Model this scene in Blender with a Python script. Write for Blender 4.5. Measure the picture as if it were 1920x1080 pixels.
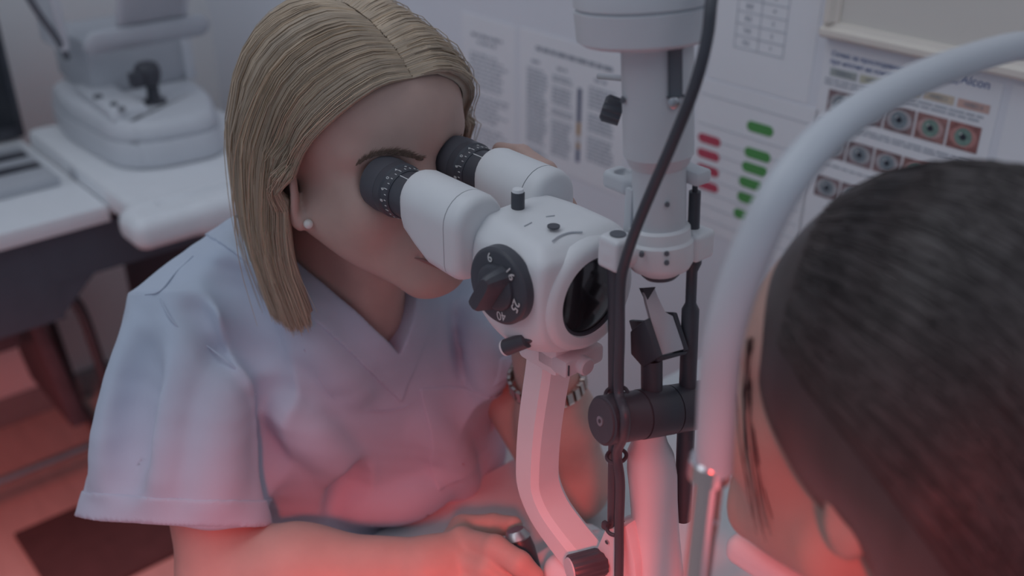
import bpy, bmesh, math, random
import numpy as np
from mathutils import Vector, Matrix

# ------------------------------------------------------------------ scene
for _o in list(bpy.data.objects):
    bpy.data.objects.remove(_o)
SC = bpy.context.scene
COL = SC.collection
random.seed(7)
RNG = np.random.default_rng(7)

# ------------------------------------------------------------------ camera
FPX, PITCH, CAMZ = 1900.0, math.radians(28.0), 1.40
cam_d = bpy.data.cameras.new('camera')
cam_d.sensor_width = 36.0
cam_d.lens = 36.0 * FPX / 1920.0
cam_d.clip_start = 0.02
cam_d.dof.use_dof = True
cam_d.dof.focus_distance = 0.72
cam_d.dof.aperture_fstop = 4.0
cam = bpy.data.objects.new('camera', cam_d)
COL.objects.link(cam)
cam.location = (0, 0, CAMZ)
cam.rotation_euler = (math.pi / 2 - PITCH, 0, 0)
SC.camera = cam

# ------------------------------------------------------------------ light
SC.view_settings.view_transform = 'Standard'
SC.view_settings.look = 'None'
SC.view_settings.gamma = 1.0
SC.view_settings.use_curve_mapping = False
SC.view_settings.exposure = -0.20

W = bpy.data.worlds.new('room_ambience')
SC.world = W
W.use_nodes = True
W.node_tree.nodes['Background'].inputs[0].default_value = (0.60, 0.71, 0.90, 1)
W.node_tree.nodes['Background'].inputs[1].default_value = 0.34

def area(name, loc, target, size, sizey, power, color):
    d = bpy.data.lights.new(name, 'AREA')
    d.shape = 'RECTANGLE'; d.size = size; d.size_y = sizey
    d.energy = power; d.color = color
    o = bpy.data.objects.new(name, d); COL.objects.link(o)
    o.location = loc
    o.rotation_euler = (Vector(target) - Vector(loc)).to_track_quat('-Z', 'Y').to_euler()
    return o

area('overhead_light', (-0.6, 0.9, 2.65), (-0.5, 1.0, 0), 1.2, 1.2, 6.0, (0.90, 0.95, 1.0))
area('overhead_light', (0.7, -0.5, 2.65), (0.5, 0.1, 0), 1.2, 1.2, 3.5, (0.90, 0.95, 1.0))

area('overhead_light', (-1.7, -0.3, 2.65), (-1.5, 0.6, 0), 1.2, 1.2, 6.0, (0.95, 0.96, 1.0))  # fill added to brighten under the desk, not a known fixture
def spot(name, loc, target, power, color, angle, blend, rad):
    d = bpy.data.lights.new(name, 'SPOT')
    d.energy = power; d.color = color; d.spot_size = math.radians(angle); d.spot_blend = blend
    d.shadow_soft_size = rad
    o = bpy.data.objects.new(name, d); COL.objects.link(o)
    o.location = loc
    o.rotation_euler = (Vector(target) - Vector(loc)).to_track_quat('-Z', 'Y').to_euler()
    return o
# added red tint spots, not room lamps: one behind camera, one low left
spot('red_tint_spot', (0.0, -0.6, 1.75), (0.0, 0.50, 0.0), 165.0, (1.0, 0.070, 0.055), 58.0, 1.0, 0.06)
spot('red_tint_spot', (-1.0, 0.9, 0.66), (-0.95, 1.45, 0.0), 15.0, (1.0, 0.16, 0.13), 95.0, 1.0, 0.10)

# ------------------------------------------------------------------ frames
# local frame: x = A (examiner -> patient, along the right-hand wall), y = B (towards that wall), z up
_A = np.array([0.656, -0.755, 0.0]); _A /= np.linalg.norm(_A)
_B = np.array([-_A[1], _A[0], 0.0])
ORG = np.array([-0.069, 0.721, 0.0])
YAW = math.atan2(_A[1], _A[0])
_c, _s = math.cos(PITCH), math.sin(PITCH)
R_LW = np.stack([_A, _B, np.array([0, 0, 1.0])], axis=1)      # local -> world
CAM_L = R_LW.T @ (np.array([0, 0, CAMZ]) - ORG)

def ray(px, py):
    """direction (local frame) of the line of sight through a photo pixel"""
    x = (px - 960.0) / FPX; u = (540.0 - py) / FPX
    r = np.array([x, _c + u * _s, u * _c - _s])
    return R_LW.T @ (r / np.linalg.norm(r))

def PX(px, py, b):
    """point of the vertical plane y=b (local) seen at a pixel"""
    r = ray(px, py)
    return CAM_L + r * ((b - CAM_L[1]) / r[1])

def PZ(px, py, z):
    r = ray(px, py)
    return CAM_L + r * ((z - CAM_L[2]) / r[2])

def PP(px, py, p0, n):
    r = ray(px, py); n = np.asarray(n, float)
    return CAM_L + r * (((np.asarray(p0, float) - CAM_L) @ n) / (r @ n))

# ------------------------------------------------------------------ materials
MATS = {}
def mat(name, color, rough=0.5, metal=0.0, var=0.06, scale=30.0, bump=0.0, bscale=200.0, spec=0.5, sub=0.0, coat=0.0, attr=False, stretch=None, sheen=0.0):
    if name in MATS:
        return MATS[name]
    m = bpy.data.materials.new(name); m.use_nodes = True
    nt = m.node_tree; N = nt.nodes; L = nt.links
    p = N['Principled BSDF']
    p.inputs['Roughness'].default_value = rough
    p.inputs['Metallic'].default_value = metal
    p.inputs['Specular IOR Level'].default_value = spec
    if sub:
        p.inputs['Subsurface Weight'].default_value = sub
        p.inputs['Subsurface Radius'].default_value = (0.012, 0.005, 0.003)
        p.inputs['Subsurface Scale'].default_value = 0.6
    if coat:
        p.inputs['Coat Weight'].default_value = coat
        p.inputs['Coat Roughness'].default_value = 0.15
    if sheen:
        p.inputs['Sheen Weight'].default_value = sheen
    tc = N.new('ShaderNodeTexCoord')
    src = tc.outputs['Object']
    if stretch:
        mp = N.new('ShaderNodeMapping'); mp.inputs['Scale'].default_value = stretch
        L.new(src, mp.inputs['Vector']); src = mp.outputs['Vector']
    nz = N.new('ShaderNodeTexNoise'); nz.inputs['Scale'].default_value = scale
    nz.inputs['Detail'].default_value = 4.0
    L.new(src, nz.inputs['Vector'])
    rp = N.new('ShaderNodeValToRGB')
    rp.color_ramp.elements[0].position = 0.3; rp.color_ramp.elements[1].position = 0.7
    c0 = [max(0, x * (1 - var)) for x in color]; c1 = [min(1, x * (1 + var)) for x in color]
    rp.color_ramp.elements[0].color = (*c0, 1); rp.color_ramp.elements[1].color = (*c1, 1)
    L.new(nz.outputs['Fac'], rp.inputs['Fac'])
    out = rp.outputs['Color']
    if attr:
        at = N.new('ShaderNodeAttribute'); at.attribute_name = 'tint'
        mx = N.new('ShaderNodeMixRGB'); mx.blend_type = 'MULTIPLY'; mx.inputs['Fac'].default_value = 1.0
        L.new(out, mx.inputs['Color1']); L.new(at.outputs['Color'], mx.inputs['Color2'])
        out = mx.outputs['Color']
    L.new(out, p.inputs['Base Color'])
    if bump:
        nb = N.new('ShaderNodeTexNoise'); nb.inputs['Scale'].default_value = bscale; nb.inputs['Detail'].default_value = 3.0
        L.new(src, nb.inputs['Vector'])
        bp = N.new('ShaderNodeBump'); bp.inputs['Strength'].default_value = bump; bp.inputs['Distance'].default_value = 0.002
        L.new(nb.outputs['Fac'], bp.inputs['Height'])
        L.new(bp.outputs['Normal'], p.inputs['Normal'])
    MATS[name] = m
    return m

WHITE = mat('white_enamel', (0.74, 0.75, 0.77), 0.38, var=0.02, spec=0.4)
WHITE2 = mat('white_plastic_satin', (0.66, 0.68, 0.70), 0.5, var=0.03)
GREYW = mat('light_grey_enamel', (0.60, 0.62, 0.65), 0.45, var=0.03)
BLACK = mat('black_plastic', (0.062, 0.065, 0.080), 0.42, var=0.1)
RUBBER = mat('black_rubber', (0.075, 0.076, 0.092), 0.7, var=0.1, bump=0.1)
DKGREY = mat('dark_grey_plastic', (0.12, 0.13, 0.15), 0.5)
CHROME = mat('chrome', (0.75, 0.75, 0.78), 0.18, 1.0, var=0.02)
STEEL = mat('brushed_steel', (0.55, 0.55, 0.57), 0.35, 1.0, var=0.05)
MIRROR = mat('silver_mirror', (0.62, 0.63, 0.67), 0.45, 0.25, var=0.02)
LENS = mat('dark_coated_glass', (0.018, 0.017, 0.02), 0.12, 0.0, var=0.2, spec=0.7, coat=0.4)
PRINTW = mat('white_print', (0.7, 0.7, 0.7), 0.6)
SKIN = mat('skin', (0.52, 0.355, 0.31), 0.50, var=0.05, scale=40, bump=0.06, bscale=900, spec=0.35, sub=0.10, attr=True)
FABRIC = mat('pale_blue_cotton', (0.50, 0.565, 0.68), 0.85, var=0.04, scale=12, bump=0.10, bscale=1500, spec=0.15, sheen=0.15)
HAIRB = mat('ash_blonde_hair', (0.52, 0.42, 0.325), 0.42, var=0.12, scale=60, spec=0.4, attr=True, stretch=(1, 1, 0.05))
HAIRD = mat('dark_brown_hair', (0.075, 0.062, 0.062), 0.42, var=0.15, scale=60, spec=0.4, attr=True, stretch=(1, 1, 0.05))

# ------------------------------------------------------------------ mesh helpers
def finish(o, parent, label=None, cat=None, group=None, kind=None):
    COL.objects.link(o)
    if parent is not None:
        o.parent = parent
    if label: o['label'] = label
    if cat: o['category'] = cat
    if group: o['group'] = group
    if kind: o['kind'] = kind
    return o

def root(name, base, label, cat, group=None):
    o = bpy.data.objects.new(name, None)
    o.empty_display_size = 0.05
    o.location = tuple(R_LW @ np.array(base, float) + ORG)
    o.rotation_euler = (0, 0, YAW)
    o['base'] = [float(v) for v in base]
    return finish(o, None, label, cat, group)

def place(o, parent):
    """child meshes are modelled in the local frame; shift them to the parent's base"""
    if parent is None:
        o.location = tuple(ORG); o.rotation_euler = (0, 0, YAW)
    elif parent.parent is None and 'base' in parent:
        o.location = tuple(-np.array(parent['base'][:]))

def bm_obj(name, bm, m, parent=None, smooth=True, angle=35, **kw):
    bmesh.ops.recalc_face_normals(bm, faces=bm.faces)
    me = bpy.data.meshes.new(name)
    bm.to_mesh(me); bm.free()
    if m is not None: me.materials.append(m)
    if smooth:
        me.shade_smooth(); me.set_sharp_from_angle(angle=math.radians(angle))
    o = bpy.data.objects.new(name, me)
    finish(o, parent, **kw); place(o, parent)
    return o

def frame(d, up=(0, 0, 1)):
    d = np.asarray(d, float); d = d / np.linalg.norm(d)
    u = np.asarray(up, float)
    if abs(d @ u) > 0.97: u = np.array([1.0, 0, 0])
    x = np.cross(u, d); x /= np.linalg.norm(x)
    y = np.cross(d, x)
    return x, y, d

def rings(bm, rs, closed=False, cap=True):
    """skin a list of vertex rings (lists of points)"""
    V = [[bm.verts.new(tuple(p)) for p in r] for r in rs]
    n = len(V[0]); k = len(V)
    for i in range(k if closed else k - 1):
        a, b = V[i], V[(i + 1) % k]
        for j in range(n):
            bm.faces.new((a[j], a[(j + 1) % n], b[(j + 1) % n], b[j]))
    if cap and not closed:
        bm.faces.new(V[0][::-1]); bm.faces.new(V[-1])
    return V

def add_tube(bm, pts, r, n=12, closed=False):
    pts = [np.asarray(p, float) for p in pts]
    k = len(pts); rr = r if hasattr(r, '__len__') else [r] * k
    rs = []; x = None
    for i in range(k):
        if closed: d = pts[(i + 1) % k] - pts[i - 1]
        else: d = pts[min(i + 1, k - 1)] - pts[max(i - 1, 0)]
        d = d / (np.linalg.norm(d) + 1e-12)
        if x is None: x, y, _ = frame(d)
        else:
            x = x - d * (x @ d); x /= np.linalg.norm(x)
        y = np.cross(d, x)
        rs.append([pts[i] + rr[i] * (math.cos(2 * math.pi * j / n) * x + math.sin(2 * math.pi * j / n) * y) for j in range(n)])
    rings(bm, rs, closed)

def smooth_path(pts, k=8):
    P = [np.asarray(p, float) for p in pts]
    P = [2 * P[0] - P[1]] + P + [2 * P[-1] - P[-2]]
    out = []
    for i in range(1, len(P) - 2):
        for j in range(k):
            t = j / k
            out.append(0.5 * (2 * P[i] + (P[i + 1] - P[i - 1]) * t + (2 * P[i - 1] - 5 * P[i] + 4 * P[i + 1] - P[i + 2]) * t * t + (3 * P[i] - 3 * P[i + 1] + P[i + 2] - P[i - 1]) * t ** 3))
    out.append(P[-2])
    return out

def add_lathe(bm, prof, c, d, n=32, up=(0, 0, 1)):
    """prof: list of (distance along d, radius)"""
    x, y, d = frame(d, up); c = np.asarray(c, float)
    rs = [[c + d * h + max(r, 1e-5) * (math.cos(2 * math.pi * j / n) * x + math.sin(2 * math.pi * j / n) * y) for j in range(n)] for h, r in prof]
    rings(bm, rs)

def lathe(name, prof, c, d, m, parent=None, n=32, **kw):
    bm = bmesh.new(); add_lathe(bm, prof, c, d, n); return bm_obj(name, bm, m, parent, **kw)

def tube(name, pts, r, m, parent=None, n=12, **kw):
    bm = bmesh.new(); add_tube(bm, pts, r, n); return bm_obj(name, bm, m, parent, **kw)

def add_box(bm, c, size, R=None, bev=0.0, seg=2):
    g = bmesh.ops.create_cube(bm, size=1.0)
    vs = g['verts']
    Rm = np.eye(3) if R is None else np.asarray(R, float)
    for v in vs:
        p = Rm @ (np.array(v.co) * np.array(size)) + np.array(c)
        v.co = tuple(p)
    if bev:
        es = list({e for v in vs for e in v.link_edges})
        bmesh.ops.bevel(bm, geom=es, offset=bev, segments=seg, profile=0.5, affect='EDGES')

def box(name, c, size, m, parent=None, R=None, bev=0.0, seg=2, **kw):
    bm = bmesh.new(); add_box(bm, c, size, R, bev, seg); return bm_obj(name, bm, m, parent, **kw)

def box2(name, lo, hi, m, parent=None, bev=0.0, **kw):
    lo = np.array(lo, float); hi = np.array(hi, float)
    return box(name, (lo + hi) / 2, hi - lo, m, parent, None, bev, **kw)

def prism(name, poly, off, m, parent=None, bev=0.0, seg=2, **kw):
    """polygon (3D points) extruded by vector off"""
    bm = bmesh.new(); off = np.asarray(off, float)
    a = [bm.verts.new(tuple(p)) for p in poly]; b = [bm.verts.new(tuple(np.asarray(p) + off)) for p in poly]
    n = len(a)
    bm.faces.new(a[::-1]); bm.faces.new(b)
    for i in range(n): bm.faces.new((a[i], a[(i + 1) % n], b[(i + 1) % n], b[i]))
    if bev:
        bmesh.ops.bevel(bm, geom=list(bm.edges), offset=bev, segments=seg, profile=0.5, affect='EDGES')
    return bm_obj(name, bm, m, parent, **kw)

def text_mesh(name, s, c, xdir, ydir, size, m, parent, depth=0.0002, align='CENTER'):
    cu = bpy.data.curves.new(name, 'FONT'); cu.body = s; cu.size = size; cu.align_x = align; cu.align_y = 'CENTER'
    cu.extrude = depth
    t = bpy.data.objects.new(name + '_curve', cu); COL.objects.link(t)
    dg = bpy.context.evaluated_depsgraph_get(); dg.update()
    me = bpy.data.meshes.new_from_object(t.evaluated_get(dg))
    bpy.data.objects.remove(t)
    x = np.asarray(xdir, float); x /= np.linalg.norm(x); y = np.asarray(ydir, float); y = y - x * (x @ y); y /= np.linalg.norm(y)
    z = np.cross(x, y)
    n = len(me.vertices); co = np.empty(n * 3); me.vertices.foreach_get('co', co); co = co.reshape(-1, 3)
    co = co @ np.stack([x, y, z]) + np.asarray(c, float)
    me.vertices.foreach_set('co', co.ravel()); me.update()
    me.materials.clear(); me.materials.append(m)
    o = bpy.data.objects.new(name, me)
    finish(o, parent); place(o, parent)
    return o

# ------------------------------------------------------------------ implicit surfaces (for bodies and cloth)
def ell(c, r, R=None):
    c = np.asarray(c, float); r = np.asarray(r, float) * np.ones(3)
    Rm = None if R is None else np.asarray(R, float)
    def f(P):
        q = P - c
        if Rm is not None: q = q @ Rm
        a = q / r; k0 = np.sqrt((a * a).sum(1)) + 1e-9; b = a / r; k1 = np.sqrt((b * b).sum(1)) + 1e-9
        return k0 * (k0 - 1) / k1
    return f

def cone(a, b, r1, r2):
    a = np.asarray(a, float); b = np.asarray(b, float); ab = b - a; L2 = ab @ ab
    def f(P):
        h = np.clip(((P - a) @ ab) / L2, 0, 1)
        q = P - a - h[:, None] * ab
        return np.sqrt((q * q).sum(1)) - (r1 + (r2 - r1) * h)
    return f

def econe(a, b, e1, w, t, cut=True):
    """elliptic cone from a to b; half widths w=(w0,w1) along e1, t=(t0,t1) across"""
    a = np.asarray(a, float); b = np.asarray(b, float); ab = b - a; L = np.linalg.norm(ab); d = ab / L
    e1 = np.asarray(e1, float); e1 = e1 - d * (e1 @ d); e1 /= np.linalg.norm(e1); e2 = np.cross(d, e1)
    def f(P):
        q = P - a; x = q @ d; h = np.clip(x / L, 0, 1)
        W_ = w[0] + (w[1] - w[0]) * h; T_ = t[0] + (t[1] - t[0]) * h
        u = (q @ e1) / W_; v = (q @ e2) / T_
        k0 = np.sqrt(u * u + v * v) + 1e-9; k1 = np.sqrt((u / W_) ** 2 + (v / T_) ** 2) + 1e-9
        s = k0 * (k0 - 1) / k1
        return np.maximum(s, np.maximum(x - L, -x))
    return f

def rbox(c, h, r, R=None):
    c = np.asarray(c, float); h = np.asarray(h, float)
    Rm = None if R is None else np.asarray(R, float)
    def f(P):
        q = P - c
        if Rm is not None: q = q @ Rm
        q = np.abs(q) - (h - r)
        return np.sqrt((np.maximum(q, 0) ** 2).sum(1)) + np.minimum(q.max(1), 0) - r
    return f

def half(p, n):
    p = np.asarray(p, float); n = np.asarray(n, float); n = n / np.linalg.norm(n)
    return lambda P: (P - p) @ n

def smin(a, b, k):
    if k <= 0: return np.minimum(a, b)
    h = np.maximum(k - np.abs(a - b), 0) / k
    return np.minimum(a, b) - h * h * k * 0.25

class Field:
    def __init__(self): self.ops = []; self.disp = None
    def u(self, f, k=0.0): self.ops.append(('u', f, k)); return self
    def s(self, f, k=0.0): self.ops.append(('s', f, k)); return self
    def i(self, f, k=0.0): self.ops.append(('i', f, k)); return self
    def __call__(self, P, keep=None):
        d = np.full(len(P), 9.0)
        for j, (o, f, k) in enumerate(self.ops):
            if keep is not None and not keep[j]: continue
            v = f(P)
            if o == 'u': d = smin(d, v, k)
            elif o == 's': d = -smin(-d, v, k)
            else: d = -smin(-d, -v, k)
        if self.disp is not None: d = d + self.disp(P)
        return d
    def culled(self, lo, hi):
        lo = np.asarray(lo, float); hi = np.asarray(hi, float); c = ((lo + hi) / 2)[None]; R = np.linalg.norm(hi - lo) / 2
        G = Field(); G.disp = self.disp
        G.ops = [(o, f, k) for o, f, k in self.ops if o == 'i' or f(c)[0] < R * 1.3 + k + 0.01]
        return G
    def march(self, px, py):
        r = ray(px, py); t = 0.2
        for _ in range(150):
            d = float(self((CAM_L + r * t)[None])[0])
            if d < 2e-4: break
            t += max(d * 0.7, 2e-4)
            if t > 3: break
        return CAM_L + r * t
    def grad(self, P):
        e = 4e-4; g = np.empty_like(P)
        for a in range(3):
            dv = np.zeros(3); dv[a] = e
            g[:, a] = self(P + dv) - self(P - dv)
        return g / (np.linalg.norm(g, axis=1, keepdims=True) + 1e-12)

def polygonise(F, lo, hi, res, n=10, margin=2.2):
    lo = np.asarray(lo, float); hi = np.asarray(hi, float); bs = n * res
    nb = np.ceil((hi - lo) / bs).astype(int)
    I = np.stack(np.meshgrid(*[np.arange(k) for k in nb], indexing='ij'), -1).reshape(-1, 3)
    C = lo + (I + 0.5) * bs
    vals = []
    d = F(C)
    R = bs * 0.867
    act = np.abs(d) < R * margin + 0.004
    I = I[act]; C = C[act]
    pv = [(o, f(C), k) for o, f, k in F.ops]
    NY = int(nb[1] * n + 2); NZ = int(nb[2] * n + 2)
    g = np.arange(n + 1)
    G = np.stack(np.meshgrid(g, g, g, indexing='ij'), -1).reshape(-1, 3)
    keys = []; verts = []; quads = []
    key = lambda a: (a[..., 0] * NY + a[..., 1]) * NZ + a[..., 2]
    corner = [(0, 0, 0), (1, 0, 0), (0, 1, 0), (1, 1, 0), (0, 0, 1), (1, 0, 1), (0, 1, 1), (1, 1, 1)]
    edges = [(0, 1), (2, 3), (4, 5), (6, 7), (0, 2), (1, 3), (4, 6), (5, 7), (0, 4), (1, 5), (2, 6), (3, 7)]
    for bi in range(len(I)):
        keep = [(v[bi] < R * 2.6 + k + 0.015) or o == 'i' for o, v, k in pv]
        base = I[bi] * n
        V = F(lo + (base + G) * res, keep).reshape(n + 1, n + 1, n + 1)
        S = V < 0
        if S.all() or not S.any(): continue
        cs = np.stack([S[a:a + n, b:b + n, c:c + n] for a, b, c in corner])
        m = cs.any(0) & ~cs.all(0)
        ii = np.argwhere(m)
        cv = np.stack([V[a:a + n, b:b + n, c:c + n][m] for a, b, c in corner])
        acc = np.zeros((len(ii), 3)); cnt = np.zeros(len(ii))
        for e0, e1 in edges:
            a, b = cv[e0], cv[e1]; x = (a < 0) != (b < 0)
            if not x.any(): continue
            t = np.where(x, a / np.where(x, a - b, 1), 0)
            p = np.array(corner[e0])[None] + t[:, None] * (np.array(corner[e1]) - np.array(corner[e0]))[None]
            acc += p * x[:, None]; cnt += x
        vv = lo + (base + ii + acc / cnt[:, None]) * res
        gr = np.empty_like(vv); e = 4e-4
        for a_ in range(3):
            dv = np.zeros(3); dv[a_] = e
            gr[:, a_] = F(vv + dv, keep) - F(vv - dv, keep)
        gr /= np.linalg.norm(gr, axis=1, keepdims=True) + 1e-12
        vv = vv - gr * np.clip(F(vv, keep), -res, res)[:, None] * 0.85
        verts.append(vv)
        keys.append(key(base + ii))
        for ax in range(3):
            sl0 = [slice(0, n)] * 3; sl1 = [slice(0, n)] * 3; sl1[ax] = slice(1, n + 1)
            s0 = S[tuple(sl0)]; s1 = S[tuple(sl1)]
            e = np.argwhere(s0 != s1)
            if not len(e): continue
            u = np.zeros(3, int); w = np.zeros(3, int); u[(ax + 1) % 3] = 1; w[(ax + 2) % 3] = 1
            q = base + e
            Q = np.stack([key(q - u - w), key(q - w), key(q), key(q - u)], 1)
            flip = ~s0[tuple(e.T)]
            Q[flip] = Q[flip][:, ::-1]
            ok = (q - u - w >= 0).all(1)
            quads.append(Q[ok])
    keys = np.concatenate(keys); verts = np.concatenate(verts); quads = np.concatenate(quads)
    order = np.argsort(keys); keys = keys[order]; verts = verts[order]
    idx = np.searchsorted(keys, quads); idx = np.clip(idx, 0, len(keys) - 1)
    good = (keys[idx] == quads).all(1)
    idx = idx[good]
    return verts, idx

def raw_mesh(name, verts, faces, m, parent, tint=None, smooth=True, **kw):
    verts = np.asarray(verts, float); faces = np.asarray(faces, int)
    me = bpy.data.meshes.new(name)
    k = faces.shape[1]
    me.vertices.add(len(verts)); me.vertices.foreach_set('co', verts.ravel())
    me.loops.add(faces.size); me.loops.foreach_set('vertex_index', faces.ravel())
    me.polygons.add(len(faces)); me.polygons.foreach_set('loop_start', np.arange(len(faces)) * k)
    me.polygons.foreach_set('loop_total', np.full(len(faces), k))
    me.update(calc_edges=True); me.validate()
    if smooth: me.shade_smooth()
    if m is not None: me.materials.append(m)
    if tint is not None:
        ca = me.color_attributes.new('tint', 'FLOAT_COLOR', 'POINT')
        ca.data.foreach_set('color', np.concatenate([tint, np.ones((len(tint), 1))], 1).ravel())
    o = bpy.data.objects.new(name, me)
    finish(o, parent, **kw); place(o, parent)
    return o

def sdf_obj(name, F, lo, hi, res, m, parent, tint=None, **kw):
    v, q = polygonise(F, lo, hi, res)
    t = None if tint is None else tint(v)
    return raw_mesh(name, v, q, m, parent, t, **kw)

def strands(name, paths, rad, m, parent, tints, centre=(-0.095, 0, 1.11), **kw):
    """paths: (k, n, 3) hair paths -> thin three sided tapering tubes in one mesh"""
    paths = np.asarray(paths, float); k, n, _ = paths.shape
    T = np.gradient(paths, axis=1); T /= np.linalg.norm(T, axis=2, keepdims=True) + 1e-12
    up = paths - np.asarray(centre, float); X = np.cross(T, up); X /= np.linalg.norm(X, axis=2, keepdims=True) + 1e-12
    Y = np.cross(T, X)
    taper = np.linspace(1, 0, n) ** 0.5 * 0.75 + 0.25
    rr = (np.asarray(rad) * np.ones(k))[:, None] * taper[None]
    V = np.stack([paths + rr[..., None] * (math.cos(a) * X + math.sin(a) * Y) for a in (0.3, 2.39, 4.49)], 2)   # k,n,3,3
    idx = np.arange(k * n * 3).reshape(k, n, 3)
    fs = []
    for j in range(3):
        a = idx[:, :-1, j]; b = idx[:, :-1, (j + 1) % 3]; c = idx[:, 1:, (j + 1) % 3]; d = idx[:, 1:, j]
        fs.append(np.stack([a, b, c, d], -1).reshape(-1, 4))
    tt = np.repeat(np.asarray(tints), n * 3, axis=0)
    return raw_mesh(name, V.reshape(-1, 3), np.concatenate(fs), m, parent, tt, **kw)

# ================================================================== the room
SW, BW = -1.6636, 0.6056          # far-left wall (x=SW) and right wall (y=BW) in the local frame
PAINT = mat('wall_paint', (0.80, 0.80, 0.81), 0.8, var=0.03, scale=3, bump=0.05, bscale=300)
PAINT2 = mat('wall_paint_cool', (0.78, 0.80, 0.85), 0.7, var=0.02, scale=3, bump=0.04, bscale=300)
FLOORM = mat('vinyl_floor', (0.60, 0.46, 0.42), 0.45, var=0.08, scale=6, stretch=(1, 6, 1), bump=0.03)
SKIRT = mat('grey_skirting', (0.30, 0.29, 0.30), 0.5)
box2('floor', (SW - 0.1, -2.4, -0.05), (2.0, BW + 0.1, 0.0), FLOORM, kind='structure')
box2('wall_left', (SW - 0.1, -2.4, 0.0), (SW, BW + 0.1, 2.7), PAINT, kind='structure')
box2('wall_right', (SW, BW, 0.0), (2.0, BW + 0.1, 2.7), PAINT2, kind='structure')
box2('baseboard_left', (SW, -2.4, 0.0), (SW + 0.012, BW, 0.07), SKIRT, bev=0.003, kind='structure')
box2('baseboard_right', (SW + 0.012, BW - 0.012, 0.0), (2.0, BW, 0.07), SKIRT, bev=0.003, kind='structure')

# ------------------------------------------------------------------ papers on the right wall
PAPER = mat('white_paper', (0.84, 0.85, 0.88), 0.8, var=0.015, scale=8)
INK = mat('grey_print', (0.30, 0.33, 0.38), 0.8, var=0.15)
INKL = mat('pale_grey_print', (0.44, 0.47, 0.52), 0.8, var=0.1)
INKB = mat('blue_print', (0.10, 0.17, 0.36), 0.7)
REDP = mat('red_print', (0.52, 0.075, 0.12), 0.6)
GREENP = mat('green_print', (0.10, 0.34, 0.10), 0.6)
XD, YD = (1, 0, 0), (0, 0, 1)       # writing direction / up on the right wall; A x z faces the room

def wplane(px, py):
    return PX(px, py, BW)

def sheet(name, s0, s1, z0, z1, label, th=0.0008, m=None):
    r = root(name, ((s0 + s1) / 2, BW - th / 2, z0), label, 'paper' if name != 'eye_poster' else 'poster')
    box2('paper', (s0, BW - th, z0), (s1, BW, z1), m or PAPER, r)
    return r

def rects(name, lst, m, parent, lay=0.0012, t=0.0003):
    bm = bmesh.new()
    for s0, s1, z0, z1 in lst:
        add_box(bm, ((s0 + s1) / 2, BW - lay, (z0 + z1) / 2), (s1 - s0, t, z1 - z0))
    return bm_obj(name, bm, m, parent, smooth=False)

def words(s0, s1, z, h, gap=0.004, mean=0.012):
    out = []; s = s0
    while s < s1 - 0.004:
        w = random.uniform(0.5, 1.5) * mean
        out.append((s, min(s + w, s1), z, z + h)); s += w + gap
    return out

# sheet with text only
r = sheet('paper_sheet', -0.715, -0.583, 0.775, 1.025, 'narrow white sheet of small grey text beside the blonde head')
rects('title_print', words(-0.69, -0.615, 0.992, 0.005) + words(-0.675, -0.63, 0.982, 0.004), INK, r)
for i0, i1 in ((0, 9), (10, 17), (18, 26)):
    tl = []
    for i in range(i0, i1):
        tl += words(-0.695, -0.61 + random.uniform(-0.02, 0.012), 0.962 - i * 0.0068, 0.0035)
    rects('text_print', tl, INKL, r)['kind'] = 'stuff'
# sheet with columns and a small coloured strip
r = sheet('paper_sheet', -0.573, -0.345, 0.819, 1.026, 'white sheet with grey text columns and a coloured strip behind the lamp tower')
rects('title_print', words(-0.535, -0.375, 0.999, 0.006, 0.003, 0.016), INK, r)
for c0, c1, n in ((-0.555, -0.507, 24), (-0.498, -0.452, 22), (-0.420, -0.365, 20)):
    tl = words(c0 + 0.01, c1 - 0.015, 0.978, 0.005)
    for i in range(n):
        if random.random() < 0.12: continue
        tl += words(c0, c1 - random.uniform(0, 0.008), 0.966 - i * 0.0058, 0.0034, 0.002, 0.01)
    rects('text_print', tl, INKL, r)['kind'] = 'stuff'
strip = [((0.10, 0.12, 0.2), 5), ((0.45, 0.27, 0.12), 2), ((0.6, 0.6, 0.62), 1), ((0.42, 0.25, 0.12), 1), ((0.12, 0.15, 0.25), 2)]
z = 0.962
for i, (cc, n) in enumerate(strip):
    rects('colour_swatch', [(-0.443, -0.435, z - n * 0.0105, z - 0.001)], mat('swatch_%d' % i, cc, 0.7), r); z -= n * 0.0105
# sheet with a two-column table
r = sheet('paper_sheet', -0.208, -0.058, 1.029, 1.24, 'white sheet with two-column number table right of the cable')
g = []
TL, TM, TR = -0.172, -0.137, -0.100
zs = [1.075 + 0.0148 * i for i in range(10)]
for zz in zs: g.append((TL, TR, zz, zz + 0.0008))
for ss in (TL, TM, TR): g.append((ss, ss + 0.0008, zs[0], zs[-1]))
rects('table_lines', g, INKL, r)
for i in range(9):
    text_mesh('table_figure', ['9.5', '9.0', '8.5', '8.0', '7.5', '7.0', '6.5', '6.0', '5.5'][i][::1], ((TL + TM) / 2, BW - 0.0012, zs[i] + 0.0076), XD, YD, 0.008, INK, r)
    text_mesh('table_figure', str([1, 2, 3, 4, 3, 2, 1, 2, 1][i]), ((TM + TR) / 2, BW - 0.0012, zs[i] + 0.0076), XD, YD, 0.007, INK, r)
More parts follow.
